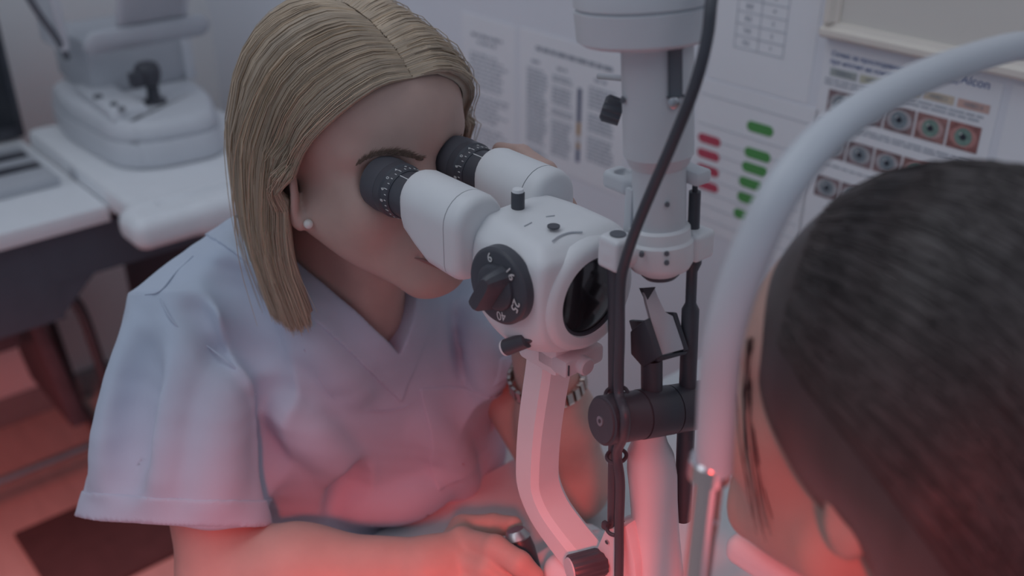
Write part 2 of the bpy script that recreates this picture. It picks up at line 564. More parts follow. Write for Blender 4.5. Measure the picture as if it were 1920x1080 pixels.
# sheet with red and green pills
r = sheet('paper_sheet', -0.222, -0.042, 0.818, 1.026, 'white sheet with red and green rounded bars behind the head rest')
rects('row_lines', [(-0.217, -0.05, zz, zz + 0.0006) for zz in (1.006, 0.9665, 0.948, 0.930, 0.912, 0.893, 0.874, 0.855, 0.836)], INKL, r)
def pill(cx, cz, w, h, m):
    bm = bmesh.new(); vs = []
    for k in range(20):
        a = math.pi * 2 * k / 20
        vs.append((cx + math.copysign(w / 2 - h / 2, math.cos(a)) + h / 2 * math.cos(a), BW - 0.0014, cz + h / 2 * math.sin(a)))
    bm.faces.new([bm.verts.new(v) for v in vs])
    ex = bmesh.ops.extrude_face_region(bm, geom=list(bm.faces))
    for v in ex['geom']:
        if isinstance(v, bmesh.types.BMVert): v.co.y += 0.0004
    bm_obj('rounded_bar', bm, m, r, smooth=False)
for px, py in ((1331, 262), (1329, 290), (1328, 319), (1327, 348)):
    p = wplane(px, py); pill(p[0], p[2], 0.037, 0.0125, REDP)
for px, py in ((1426, 241), (1421, 290), (1416, 317), (1410, 345), (1407, 374), (1400, 405)):
    p = wplane(px, py); pill(p[0], p[2], 0.040, 0.0135, GREENP)
# poster with eye pictures
r = sheet('eye_poster', -0.045, 0.163, 0.80, 1.103, 'white poster of eye photographs beside the dark-haired head')
text_mesh('brand_print', 'Alcon', (0.134, BW - 0.0012, 1.0985), XD, YD, 0.0135, INKB, r)
text_mesh('title_print', 'Схема за проследяване на състоянието', (-0.036, BW - 0.0012, 1.0945), XD, YD, 0.0078, INKB, r, align='LEFT')
text_mesh('title_print', 'при носене на контактни лещи', (-0.036, BW - 0.0012, 1.0855), XD, YD, 0.0078, INKB, r, align='LEFT')
for i, cc in enumerate(((0.40, 0.44, 0.43), (0.56, 0.56, 0.44), (0.60, 0.55, 0.42), (0.62, 0.53, 0.42), (0.62, 0.42, 0.37))):
    s0 = -0.034 + i * 0.0385
    rects('level_tag', [(s0, s0 + 0.0345, 1.0695, 1.0785)], mat('level_tag_%d' % i, cc, 0.8), r)
    text_mesh('level_print', 'НИВО %d' % i, (s0 + 0.0172, BW - 0.0016, 1.0740), XD, YD, 0.0056, INK, r)
for rowz in (1.0635, 1.0590, 1.0150, 1.0110, 0.9635):
    rects('text_line', words(-0.039, 0.15, rowz, 0.0022, 0.002, 0.012), INKL, r)['kind'] = 'stuff'
EYEBG = [mat('eye_photo_bg_%d' % i, c, 0.5, var=0.35, scale=140) for i, c in enumerate(((0.24, 0.17, 0.18), (0.25, 0.16, 0.16), (0.31, 0.16, 0.15), (0.34, 0.15, 0.14)))]
SCL = [mat('sclera_print_%d' % i, c, 0.5, var=0.12, scale=200) for i, c in enumerate(((0.46, 0.46, 0.48), (0.46, 0.43, 0.45), (0.50, 0.33, 0.32), (0.52, 0.26, 0.24)))]
IRIS = [mat('iris_print_%d' % i, c, 0.5, var=0.25, scale=400) for i, c in enumerate(((0.23, 0.27, 0.30), (0.22, 0.27, 0.30), (0.20, 0.30, 0.26), (0.20, 0.31, 0.27)))]
PUP = mat('pupil_print', (0.03, 0.035, 0.05), 0.4)
def disc(name, cx, cz, rx, rz, lay, m, parent, n=24):
    bm = bmesh.new()
    a = [bm.verts.new((cx + rx * math.cos(2 * math.pi * k / n), BW - lay, cz + rz * math.sin(2 * math.pi * k / n))) for k in range(n)]
    bm.faces.new(a[::-1])
    return bm_obj(name, bm, m, parent, smooth=False)
for row, (zc, sp, w, hh) in enumerate(((1.0395, 0.0370, 0.0345, 0.0285), (0.9875, 0.0350, 0.0325, 0.0265), (0.936, 0.0350, 0.0325, 0.0265))):
    for i in range(5):
        s0 = -0.0315 + i * sp
        ph = rects('eye_photo', [(s0, s0 + w, zc - hh / 2, zc + hh / 2)], EYEBG[max(0, i - 1)], r)
        k = max(0, i - 1)
        disc('sclera', s0 + w / 2, zc, w * 0.44, hh * 0.40, 0.0015, SCL[k], ph)
        disc('iris', s0 + w / 2, zc, hh * 0.34, hh * 0.34, 0.0017, IRIS[k], ph)
        disc('pupil', s0 + w / 2, zc, hh * 0.125, hh * 0.125, 0.0019, PUP, ph)
        disc('glint', s0 + w / 2 - 0.003, zc + 0.003, 0.0010, 0.0013, 0.0021, PRINTW, ph)
r = sheet('paper_sheet', 0.172, 0.382, 0.82, 1.105, 'plain white sheet right of the eye poster')
# beige board with a moulded lower frame
BEIGE = mat('beige_board', (0.74, 0.71, 0.66), 0.8, var=0.02, scale=4, bump=0.03)
BEIGE2 = mat('cream_moulding', (0.80, 0.74, 0.67), 0.5, var=0.02)
r = root('notice_board', (0.4, BW, 1.12), 'beige board with a cream moulded frame above the eye poster', 'board')
box2('board_panel', (-0.040, BW - 0.006, 1.125), (0.85, BW, 1.80), BEIGE, r)
bm = bmesh.new()
prof = [(0.0, 0.0), (0.012, 0.0), (0.017, 0.004), (0.017, 0.010), (0.011, 0.013), (0.009, 0.018), (0.0, 0.018)]
rs = [[(s, BW - d, 1.113 + h) for d, h in prof] for s in (-0.046, 0.86)]
rings(bm, rs); bm_obj('frame_rail', bm, BEIGE2, r)
bm = bmesh.new()
rs = [[(-0.046 + h, BW - d, zz) for d, h in prof] for zz in (1.131, 1.81)]
rings(bm, rs); bm_obj('frame_rail', bm, BEIGE2, r)

# ================================================================== desk side
DESKW = mat('white_laminate', (0.82, 0.84, 0.87), 0.45, var=0.015)
NAVY = mat('dark_navy_panel', (0.075, 0.085, 0.11), 0.6, var=0.05)
AW = mat('instrument_white', (0.62, 0.64, 0.68), 0.45, var=0.02)
AW2 = mat('instrument_grey', (0.48, 0.50, 0.54), 0.5, var=0.02)
r = root('desk', (-1.35, -0.3, 0), 'white desk with dark navy apron against the far wall', 'desk')
box2('desk_top', (SW + 0.01, -1.05, 0.702), (-1.022, 0.090, 0.73), DESKW, r, bev=0.002)
box2('apron', (-1.055, -1.03, 0.612), (-1.035, 0.56, 0.70), NAVY, r)
box2('lower_beam', (-1.055, -1.03, 0.548), (-1.035, -0.012, 0.612), NAVY, r)
prism('gusset', [(-1.036, -0.012, 0.612), (-1.036, 0.050, 0.612), (-1.036, -0.012, 0.556)], (-0.018, 0, 0), NAVY, r)
box2('end_panel', (-1.50, 0.25, 0.0), (-1.06, 0.28, 0.70), NAVY, r)
box2('end_panel', (SW + 0.03, -1.03, 0.0), (-1.06, -1.0, 0.70), NAVY, r)

r = root('instrument_tray', (-1.12, 0.25, 0.70), 'white sliding instrument tray with a slotted front handle on the desk', 'tray')
F = Field()
F.u(rbox((-1.165, 0.262, 0.738), (0.250, 0.170, 0.022), 0.012))
F.u(rbox((-0.893, 0.180, 0.733), (0.043, 0.112, 0.027), 0.022), 0.012)
F.u(rbox((-0.893, 0.280, 0.733), (0.043, 0.112, 0.027), 0.022), 0.012)
F.s(rbox((-0.905, 0.235, 0.762), (0.010, 0.105, 0.010), 0.006), 0.004)
sdf_obj('tray_body', F, (-1.45, 0.03, 0.68), (-0.82, 0.47, 0.78), 0.005, DESKW, r)
box2('side_latch', (-1.19, 0.088, 0.735), (-1.16, 0.0925, 0.75), AW2, r, bev=0.001)
for b_ in (0.12, 0.40):
    box2('runner', (-1.40, b_, 0.702), (-1.00, b_ + 0.02, 0.7175), AW2, r)

# automatic refractor, seen from the examiner's side
r = root('autorefractor', (-1.22, 0.26, 0.76), 'white table-top eye testing instrument with a black joystick on the tray', 'instrument')
def rounded_outline(pts, rad, k=6):
    out = []; n = len(pts); P = [np.array(p, float) for p in pts]
    for i in range(n):
        a, b, c = P[i - 1], P[i], P[(i + 1) % n]
        d1 = (a - b) / np.linalg.norm(a - b); d2 = (c - b) / np.linalg.norm(c - b)
        p1 = b + d1 * rad; p2 = b + d2 * rad
        for j in range(k + 1):
            t = j / k; out.append((1 - t) ** 2 * p1 + 2 * t * (1 - t) * b + t * t * p2)
    return out
fp = [(-1.435, 0.15), (-1.30, 0.128), (-1.085, 0.140), (-1.040, 0.19), (-1.028, 0.31), (-1.16, 0.365), (-1.44, 0.385)]
def shell(name, fp, levels, m, parent, rad=0.04):
    bm = bmesh.new(); c = np.mean(np.array(fp), 0); rs = []
    for z_, sc in levels:
        o = rounded_outline([c + (np.array(p) - c) * sc for p in fp], rad * sc)
        rs.append([(p[0], p[1], z_) for p in o])
    rings(bm, rs)
    return bm_obj(name, bm, m, parent, angle=50)
shell('base_housing', fp, [(0.7605, 0.95), (0.764, 0.985), (0.770, 1.0), (0.803, 1.0), (0.808, 0.985)], AW, r)
shell('base_seam', fp, [(0.806, 0.965), (0.812, 0.965)], AW2, r)
shell('slide_housing', fp, [(0.811, 0.96), (0.816, 0.975), (0.832, 0.95), (0.840, 0.90), (0.842, 0.86)], AW, r)
prism('control_wedge', [(-1.10, 0.15, 0.841), (-1.10, 0.215, 0.841), (-1.29, 0.215, 0.841), (-1.29, 0.16, 0.841)], (-0.01, 0, 0.018), AW, r, bev=0.004)
def button(px, py, rx):
    p = PZ(px, py, 0.862)
    lathe('button', [(0, rx), (0.004, rx), (0.005, rx * 0.8)], p - np.array([0, 0, 0.003]), (0, 0, 1), DKGREY, r, n=16)
button(183, 180, 0.008); button(213, 194, 0.006); button(228, 203, 0.006)
# joystick
jb = PZ(290, 192, 0.842)
lathe('joystick_boot', [(0, 0.021), (0.004, 0.021), (0.006, 0.013), (0.015, 0.011), (0.040, 0.0105)], jb, (0.02, 0, 1), BLACK, r, n=20)
jt = jb + np.array([0.0, -0.004, 0.034])
lathe('joystick_grip', [(0, 0.012), (0.003, 0.019), (0.018, 0.023), (0.030, 0.022), (0.038, 0.017), (0.041, 0.008)], jt, (0, 0, 1), BLACK, r, n=20)
box('joystick_trigger', jt + np.array([0.012, -0.026, 0.016]), (0.024, 0.022, 0.026), BLACK, r, bev=0.004)
# upper measuring head
box2('neck_column', (-1.435, 0.175, 0.838), (-1.25, 0.375, 0.945), AW2, r, bev=0.02)
box2('column_strip', (-1.252, 0.352, 0.842), (-1.244, 0.372, 0.935), AW, r, bev=0.002)
F = Field().u(rbox((-1.31, 0.265, 1.06), (0.15, 0.125, 0.125), 0.03))
F.s(half((-1.16, 0.26, 1.0), (0.9, 0, -0.5)), 0.02)
sdf_obj('measuring_head', F, (-1.5, 0.12, 0.91), (-1.12, 0.42, 1.22), 0.006, AW2, r)
sp = PP(235, 20, (-1.165, 0.26, 0.99), (0.9, 0, -0.5))
nn = np.array([0.874, 0, -0.486])
box('display_frame', (-1.148, 0.275, 1.025), (0.006, 0.13, 0.11), AW, r, R=np.stack([nn, [0, 1, 0], np.cross(nn, [0, 1, 0])], 1), bev=0.002)
box('display_panel', (-1.144, 0.275, 1.023), (0.006, 0.105, 0.085), AW2, r, R=np.stack([nn, [0, 1, 0], np.cross(nn, [0, 1, 0])], 1), bev=0.002)
box2('side_cheek', (-1.30, 0.120, 0.945), (-1.20, 0.138, 1.15), AW, r, bev=0.006)
tube('side_cable', smooth_path([(-1.22, 0.135, 0.93), (-1.20, 0.118, 0.97), (-1.19, 0.09, 1.03), (-1.19, 0.06, 1.12)]), 0.006, DKGREY, r, n=8)

# monitor on the desk (only its right edge is in view)
r = root('computer_monitor', (-1.46, -0.10, 0.73), 'dark computer monitor at the left edge of the desk', 'monitor')
box2('housing', (-1.475, -0.30, 0.735), (-1.445, 0.098, 1.10), BLACK, r, bev=0.006)
box2('screen', (-1.4445, -0.285, 0.76), (-1.4435, 0.085, 1.085), mat('dark_screen', (0.015, 0.018, 0.026), 0.2), r)
box2('foot', (-1.52, -0.2, 0.73), (-1.40, 0.0, 0.736), BLACK, r, bev=0.002)
# small desk device
r = root('desk_calculator', (-1.25, 0.0, 0.73), 'small grey device with black strips at the left end of the desk', 'device')
d0 = PZ(0, 275, 0.745); d1 = PZ(48, 270, 0.745); d2 = PZ(55, 335, 0.745)
box2('body', (d0[0] + 0.02, -0.10, 0.7305), (d2[0] + 0.03, d1[1] - 0.012, 0.748), AW2, r, bev=0.003)
box2('display_window', (-1.325, -0.08, 0.7485), (-1.295, d1[1] - 0.02, 0.751), BLACK, r, bev=0.001)
box2('key_strip', (-1.255, -0.08, 0.7485), (-1.225, d1[1] - 0.02, 0.751), BLACK, r, bev=0.001)

# chair tucked under the desk
CH = mat('dark_upholstery', (0.11, 0.09, 0.105), 0.85, var=0.1, bump=0.15, bscale=700)
FR = mat('black_tube_steel', (0.07, 0.072, 0.085), 0.4)
r = root('chair', (-1.42, -0.10, 0), 'dark chair with a black bent-tube frame under the desk', 'chair')
box2('seat', (-1.585, -0.36, 0.375), (-1.295, -0.030, 0.425), CH, r, bev=0.018)
for s_ in (-1.28, -1.60):
    tube('leg_loop', smooth_path([(s_, 0.115, 0.013), (s_, 0.104, 0.16), (s_, 0.094, 0.28), (s_, 0.084, 0.40), (s_, 0.070, 0.452), (s_, 0.040, 0.470), (s_, -0.05, 0.472), (s_, -0.30, 0.472), (s_, -0.36, 0.455), (s_, -0.385, 0.40), (s_, -0.40, 0.013)], 5), 0.011, FR, r, n=10)
prism('side_pad', [(-1.31, -0.020, 0.475), (-1.31, 0.008, 0.470), (-1.31, 0.055, 0.150), (-1.31, 0.020, 0.150)], (-0.26, 0, 0), CH, r, bev=0.008)
for b_ in (0.115, -0.40):
    tube('floor_runner', [(-1.62, b_, 0.0115), (-1.26, b_, 0.0115)], 0.011, FR, r, n=10)
tube('cross_bar', [(-1.285, -0.385, 0.115), (-1.285, 0.108, 0.115)], 0.009, STEEL, r, n=10)

MATM = mat('dark_red_brown_mat', (0.085, 0.050, 0.052), 0.9, var=0.1, bump=0.2, bscale=500)
box2('floor_mat', (-1.245, -0.150, 0.0), (-0.985, 0.42, 0.014), MATM, bev=0.003, label='dark rectangular mat lying on the floor beside the sleeve', cat='mat')

# ================================================================== slit-lamp table
r = root('instrument_table', (0.3, 0.1, 0), 'white instrument table carrying the slit lamp', 'table')
box2('table_top', (-0.055, -0.24, 0.715), (0.50, 0.50, 0.745), WHITE2, r, bev=0.006)
lathe('column', [(0.03, 0.06), (0.05, 0.045), (0.715, 0.045)], (0.22, 0.38, 0), (0, 0, 1), GREYW, r)
box2('foot', (0.0, 0.27, 0.0), (0.44, 0.49, 0.03), GREYW, r, bev=0.01)

# ================================================================== slit lamp
SL = root('slit_lamp', (0.20, 0.02, 0.745), 'white slit lamp microscope with black eyepieces and a tall lamp tower', 'microscope')
bx, bz_ = np.array([1.0, 0, 0]), np.array([0, 0, 1.0])

def arch_profile(w, top, bot, n=14):
    """arch outline in (y,z): half width w, round top"""
    pts = []
    for k in range(n + 1):
        a = math.pi * k / n
        pts.append((w * math.cos(a), top - w + w * math.sin(a)))
    rb = 0.011
    for cx, sgn, a0 in ((-w + rb, -1, math.pi), (w - rb, 1, 1.5 * math.pi)):
        for k in range(5):
            a = a0 + 0.5 * math.pi * k / 4
            pts.append((cx + rb * math.cos(a), bot + rb + rb * math.sin(a)))
    return pts

for side, (px, py, b0) in (('r', (725, 345, -0.0335)), ('l', (862, 300, 0.0335))):
    # prism housing
    top, bot = 1.1415, 1.072
    bm = bmesh.new(); rs = []
    lev = [(0.0445, 0.62, 1.103), (0.0465, 0.88, 1.100), (0.052, 1.0, 1.0975), (0.064, 1.0, 1.0895), (0.0770, 1.0, 1.0825), (0.0985, 1.0, 1.0815)]
    for s_, k, bt in lev:
        w = 0.0215 * k
        tp = top - (1 - k) * 0.012
        rs.append([(s_, b0 + y, z) for y, z in arch_profile(w, tp, bt)])
    rings(bm, rs)
    hs = bm_obj('prism_housing', bm, WHITE, SL, angle=40)
    # end cap, separated by a dark seam
    bm = bmesh.new()
    rs = [[(s_, b0 + y, z) for y, z in arch_profile(0.0208, top - 0.0008, 1.0823)] for s_ in (0.0980, 0.0995)]
    rings(bm, rs); bm_obj('seam', bm, DKGREY, hs)
    bm = bmesh.new(); rs = []
    for s_, dlt in ((0.0993, 0.0), (0.1060, 0.0), (0.1100, 0.0012), (0.1125, 0.0035), (0.1133, 0.0065)):
        rs.append([(s_, b0 + y, z) for y, z in arch_profile(0.0215 - dlt, top - dlt, 1.0815 + dlt)])
    rings(bm, rs); bm_obj('end_cap', bm, WHITE, hs, angle=60)
    # eyepiece: barrel, scale ring, rubber cup
    c = np.array([0.0, b0, 1.1165])
    ep = lathe('eyepiece', [(0.0285, 0.0135), (0.029, 0.0172), (0.046, 0.0172)], c, bx, BLACK, SL, n=40)
    rg = lathe('scale_ring', [(0.0135, 0.0185), (0.0145, 0.0205), (0.021, 0.0205), (0.0225, 0.0192), (0.0285, 0.0188), (0.0295, 0.0178)], c, bx, BLACK, ep, n=40)
    lathe('eye_cup', [(-0.004, 0.0165), (-0.0045, 0.0185), (-0.003, 0.0200), (0.006, 0.0208), (0.0135, 0.0200), (0.0145, 0.0185)], c, bx, RUBBER, ep, n=40)
    bm = bmesh.new()
    for k in range(28):
        a = 2 * math.pi * k / 28
        rad = np.array([0, math.cos(a), math.sin(a)]); tan = np.array([0, -math.sin(a), math.cos(a)])
        ln = 0.0034 if k % 4 == 0 else 0.002
        add_box(bm, c + rad * 0.01895 + bx * (0.0285 - ln / 2), (ln, 0.0004, 0.0005), R=np.stack([bx, rad, tan], 1))
    bm_obj('scale_marks', bm, PRINTW, rg, smooth=False)
    bm = bmesh.new()
    rad = np.array([0, -0.35, 0.937]); tan = np.array([0, -0.937, -0.35])
    add_box(bm, c + rad * 0.0172 + bx * 0.036, (0.013, 0.0005, 0.0006), R=np.stack([bx, rad, tan], 1))
    bm_obj('index_line', bm, PRINTW, ep, smooth=False)
    for k, t_ in ((3, '+'), (5, '4'), (7, '0'), (9, '6'), (11, '8')):
        a = 2 * math.pi * (k + 1.0) / 28 + 0.5
        rad = np.array([0, math.cos(a), math.sin(a)]); tan = np.array([0, -math.sin(a), math.cos(a)])
        text_mesh('scale_figure', t_, c + rad * 0.0193 + bx * 0.0238, tan * -1, bx * -1 if False else -bx, 0.0042, PRINTW, rg)

# ---------------------------------------------------- microscope head
F = Field()
F.u(rbox((0.147, -0.002, 1.082), (0.040, 0.0440, 0.0450), 0.010))
F.i(ell((0.147, -0.002, 1.0915), (0.0575, 0.0560, 0.0575)), 0.012)
F.u(rbox((0.128, -0.002, 1.100), (0.022, 0.030, 0.0265), 0.006), 0.006)
F.i(half((0.15, 0, 1.1268), (0.05, 0, 1)), 0.003)
F.i(half((0.15, -0.033, 1.1250), (0.0, -0.66, 0.75)), 0.004)
F.i(half((0.15, 0.033, 1.1250), (0.0, 0.66, 0.75)), 0.004)
F.i(half((0.174, 0, 1.1235), (0.62, 0, 0.78)), 0.004)
F.i(half((0.183, 0, 1.09), (1, 0, 0.0)), 0.004)
F.i(half((0.150, -0.0452, 1.09), (0, -1, 0.0)), 0.004)
body = sdf_obj('microscope_body', F, (0.09, -0.06, 1.02), (0.20, 0.06, 1.14), 0.0018, WHITE, SL)
# joining block towards the prism housings
box2('carrier_block', (0.095, -0.030, 1.050), (0.128, 0.030, 1.112), WHITE, SL, bev=0.008)
# objective
lc = np.array([0.1785, 0.0, 1.0845])
lathe('objective_ring', [(-0.002, 0.0395), (0.003, 0.0395), (0.0065, 0.0375), (0.0085, 0.034), (0.0085, 0.0285), (0.004, 0.0275), (0.002, 0.026)], lc, bx, WHITE, body, n=56)
lathe('objective_lens', [(0.001, 0.0275), (0.0045, 0.0275), (0.0058, 0.022), (0.0066, 0.014), (0.007, 0.004)], lc, bx, LENS, body, n=48)
lathe('lens_bezel', [(0.0035, 0.0285), (0.0065, 0.0285), (0.0065, 0.0262), (0.0045, 0.0258)], lc, bx, BLACK, body, n=48)
# top plate, screw and knob
for q_ in (((983, 424), (997, 417)), ((1024, 406), (1040, 404))):
    add = [PZ(*q_[0], 1.1272), PZ(*q_[1], 1.1272)]
    tube('engraved_mark', add, 0.0004, AW2, body, n=6)
sc = PZ(1038, 426, 1.1278)
lathe('screw_hole', [(0, 0.0042), (0.0009, 0.0042)], sc + np.array([0, 0, 0.0002]), bz_, BLACK, body, n=20)
bm = bmesh.new()
add_tube(bm, smooth_path([PZ(1036, 452, 1.1262), PZ(1048, 443, 1.1264), PZ(1068, 436, 1.1262), PZ(1092, 435, 1.1255)], 5), 0.0006, 6)
bm_obj('engraved_arc', bm, AW2, body)
kb = PZ(971, 396, 1.125)
kn = lathe('top_knob', [(-0.004, 0.0022), (0.002, 0.0022), (0.0025, 0.0046), (0.0135, 0.0046), (0.0145, 0.0040)], kb, bz_, BLACK, body, n=24)
lathe('knob_cap', [(0.0143, 0.0042), (0.0162, 0.0036), (0.0167, 0.0015)], kb, bz_, WHITE, body, n=24)
# magnification dial on the near side
dc = np.array([0.1505, -0.0470, 1.0962])
dn = np.array([0.05, -1.0, 0.03]); dn /= np.linalg.norm(dn)
dl = lathe('magnification_dial', [(-0.003, 0.0262), (0.004, 0.0262), (0.0055, 0.0250), (0.006, 0.0235), (0.006, 0.001)], dc, dn, BLACK, SL, n=56)
for t_, ang in (('6', 18), ('16', -42), ('10', 78), ('25', -108), ('40', -165)):
    a = math.radians(ang + 90)
    e = np.array([math.cos(a), 0, math.sin(a)]); up = e; xd = np.cross(up, dn); xd = -xd if np.dot(np.cross(xd, up), dn) < 0 else xd
    text_mesh('dial_figure', t_, dc + dn * 0.0062 + e * 0.0195, xd, up, 0.0088, PRINTW, dl)
ga = math.radians(58)
g1 = np.array([math.cos(ga), 0, math.sin(ga)]); g2 = np.cross(dn, g1)
Rg = np.stack([g1, g2, dn], 1)
bm = bmesh.new()
rs = []
for h, L_, w_ in ((0.005, 0.0185, 0.0085), (0.010, 0.0180, 0.0068), (0.019, 0.0165, 0.0050), (0.0215, 0.0145, 0.0040)):
    o = [dc + Rg @ np.array([L_ * cx, w_ * cy, h]) for cx, cy in ((1, 0.0), (0.92, 0.6), (0.7, 0.95), (0.2, 1), (-0.6, 1.0), (-0.9, 0.9), (-1, 0.5), (-1, -0.5), (-0.9, -0.9), (-0.6, -1.0), (0.2, -1), (0.7, -0.95), (0.92, -0.6))]
    rs.append(o)
rings(bm, rs); bm_obj('dial_grip', bm, BLACK, dl, angle=30)
lathe('dial_hub', [(0.004, 0.016), (0.008, 0.0155), (0.0095, 0.013)], dc, dn, BLACK, dl, n=40)

# under the head: yoke, clamp, lock screws
box2('yoke', (0.130, -0.017, 1.020), (0.170, 0.018, 1.044), WHITE, SL, bev=0.004)
box2('scale_clamp', (0.150, -0.017, 1.0240), (0.180, 0.020, 1.0380), GREYW, SL, bev=0.003)
kc = PX(1072, 648, -0.012)
lathe('clamp_screw', [(0.0, 0.0065), (0.008, 0.0065), (0.009, 0.0055)], (0.177, -0.002, 1.0310), bx, GREYW, SL, n=24)
box2('clamp_mark', (0.1795, -0.015, 1.027), (0.1806, -0.0142, 1.035), BLACK, SL)
k0 = PX(988, 637, -0.040); k1 = PX(950, 651, -0.0450)
kd = (k1 - k0) / np.linalg.norm(k1 - k0); kl = np.linalg.norm(k1 - k0)
kn = lathe('lock_knob', [(-0.007, 0.0030), (-0.001, 0.0030), (0.0, 0.0054), (kl, 0.0058)], k0, kd, BLACK, SL, n=28)
lathe('knob_cap', [(kl, 0.0058), (kl + 0.0018, 0.0056), (kl + 0.0026, 0.004)], k0, kd, WHITE, kn, n=28)

# ---------------------------------------------------- microscope arm (curved bar)
def arm_bar():
    ctr = [(1032, 655), (1028, 690), (1020, 740), (1012, 800), (1008, 860), (1010, 905), (1030, 955), (1065, 1005), (1110, 1060), (1150, 1110)]
    P = smooth_path([PX(x, y, 0.0) for x, y in ctr], 4)
    rs = []
    for i, p in enumerate(P):
        d = P[min(i + 1, len(P) - 1)] - P[max(i - 1, 0)]; d /= np.linalg.norm(d)
        n = np.array([-d[2], 0, d[0]]); n = -n if n[0] < 0 else n
        hw, hb, ch = 0.0128, 0.0145, 0.0045
        o = []
        for a, b in ((1, -1), (1, 1), (-1, 1), (-1, -1)):
            pass
        oc = [(hw, -hb + ch), (hw, hb - ch), (hw - ch, hb), (-hw + ch, hb), (-hw, hb - ch), (-hw, -hb + ch), (-hw + ch, -hb), (hw - ch, -hb)]
        rs.append([p + n * a + np.array([0, 1, 0]) * b for a, b in oc])
    bm = bmesh.new(); rings(bm, rs)
    return bm_obj('microscope_arm', bm, WHITE, SL, angle=30)
arm_bar()

# ---------------------------------------------------- lamp tower
TB = 0.025
t0 = PX(1238, 505, TB); t1 = PX(1232, 75, TB)
td = (t1 - t0) / np.linalg.norm(t1 - t0); TLn = np.linalg.norm(t1 - t0)
def tz(py):
    """distance along the tower axis at a photo row"""
    q = PX(1236, py, TB); return float((q - t0) @ td)
tw = lathe('lamp_tower', [(tz(440), 0.0165), (tz(312), 0.0165), (tz(305), 0.0185), (tz(292), 0.0200), (tz(288), 0.0212), (tz(90), 0.0212), (tz(60), 0.0212)], t0, td, GREYW, SL, n=48)
lathe('tower_cap', [(tz(82), 0.030), (tz(78), 0.036), (tz(70), 0.0395), (tz(14), 0.0405), (tz(10), 0.0385), (tz(6), 0.0405), (tz(-40), 0.0405), (tz(-80), 0.036)], t0 + np.array([-0.006, -0.004, 0]), td, GREYW, SL, n=64)
lathe('tower_collar', [(tz(512), 0.0115), (tz(505), 0.0135), (tz(498), 0.0185), (tz(484), 0.0212), (tz(448), 0.0212), (tz(443), 0.0195), (tz(424), 0.0190), (tz(420), 0.0165)], t0, td, WHITE, SL, n=48)
lathe('exit_lens', [(tz(518), 0.010), (tz(511), 0.0125), (tz(508), 0.0125)], t0, td, BLACK, SL, n=32)
def tw_pt(px, py, out=0.0):
    """point on the camera side of the tower"""
    q = t0 + td * tz(py); v = CAM_L - q; v -= td * (v @ td); v /= np.linalg.norm(v)
    return PP(px, py, q + v * out, v), v
for px, py in ((1203, 477), (1250, 475), (1250, 492)):
    p, v = tw_pt(px, py, 0.0208); lathe('set_screw', [(-0.002, 0.0016), (0.0012, 0.0016)], p, v, DKGREY, tw, n=12)
p, v = tw_pt(1251, 383, 0.0163); lathe('set_screw', [(-0.002, 0.0015), (0.0012, 0.0015)], p, v, DKGREY, tw, n=12)
pa, v = tw_pt(1268, 90, 0.0196); pb, _ = tw_pt(1264, 180, 0.0196)
xd_ = np.cross(td, v)
box('filter_slot', (pa + pb) / 2, (0.008, 0.003, np.linalg.norm(pa - pb)), DKGREY, tw, R=np.stack([xd_, v, td], 1), bev=0.0012)
p, v = tw_pt(1264, 192, 0.0200); lathe('slot_screw', [(-0.003, 0.0034), (0.002, 0.0034), (0.0028, 0.002)], p, v, STEEL, tw, n=16)
p, v = tw_pt(1168, 188, 0.010); lathe('set_screw', [(-0.006, 0.0015), (0.0022, 0.0015)], p, v, DKGREY, tw, n=12)
# pin, fluted knob and ring lever on the left of the tower
q0 = PX(1172, 147, TB); q1 = PX(1122, 143, TB)
tube('lever_pin', [q0, q1], 0.0019, STEEL, tw, n=10)
q0 = PX(1166, 212, TB - 0.004); q1 = PX(1136, 202, TB - 0.010)
bm = bmesh.new(); d_ = (q1 - q0); L_ = np.linalg.norm(d_); x_, y_, d_ = frame(d_)
rs = []
for h, rr in ((0, 0.0075), (L_, 0.0078), (L_ + 0.002, 0.0062)):
    rs.append([q0 + d_ * h + (rr * (1 + (0.09 if j % 2 else -0.05))) * (math.cos(2 * math.pi * j / 28) * x_ + math.sin(2 * math.pi * j / 28) * y_) for j in range(28)])
rings(bm, rs); bm_obj('fluted_knob', bm, BLACK, tw, angle=50)
# left mount ring
rc = PX(1168, 338, TB)
F = Field().u(rbox(rc, (0.0115, 0.0085, 0.0062), 0.004)).u(cone(rc + [0.004, 0, 0], t0 + td * tz(338), 0.006, 0.006), 0.004)
F.s(rbox(rc + np.array([0.002, 0, 0.006]), (0.0062, 0.0052, 0.004), 0.003), 0.001)
sdf_obj('filter_lever', F, rc - 0.03, rc + 0.04, 0.0012, GREYW, tw)
box('scale_strip', PX(1180, 400, TB - 0.012), (0.006, 0.004, 0.034), GREYW, tw, bev=0.001)
# right lever with pin
rc2 = PX(1298, 326, TB + 0.018)
box('side_lever', rc2, (0.020, 0.014, 0.0095), GREYW, tw, bev=0.0025)
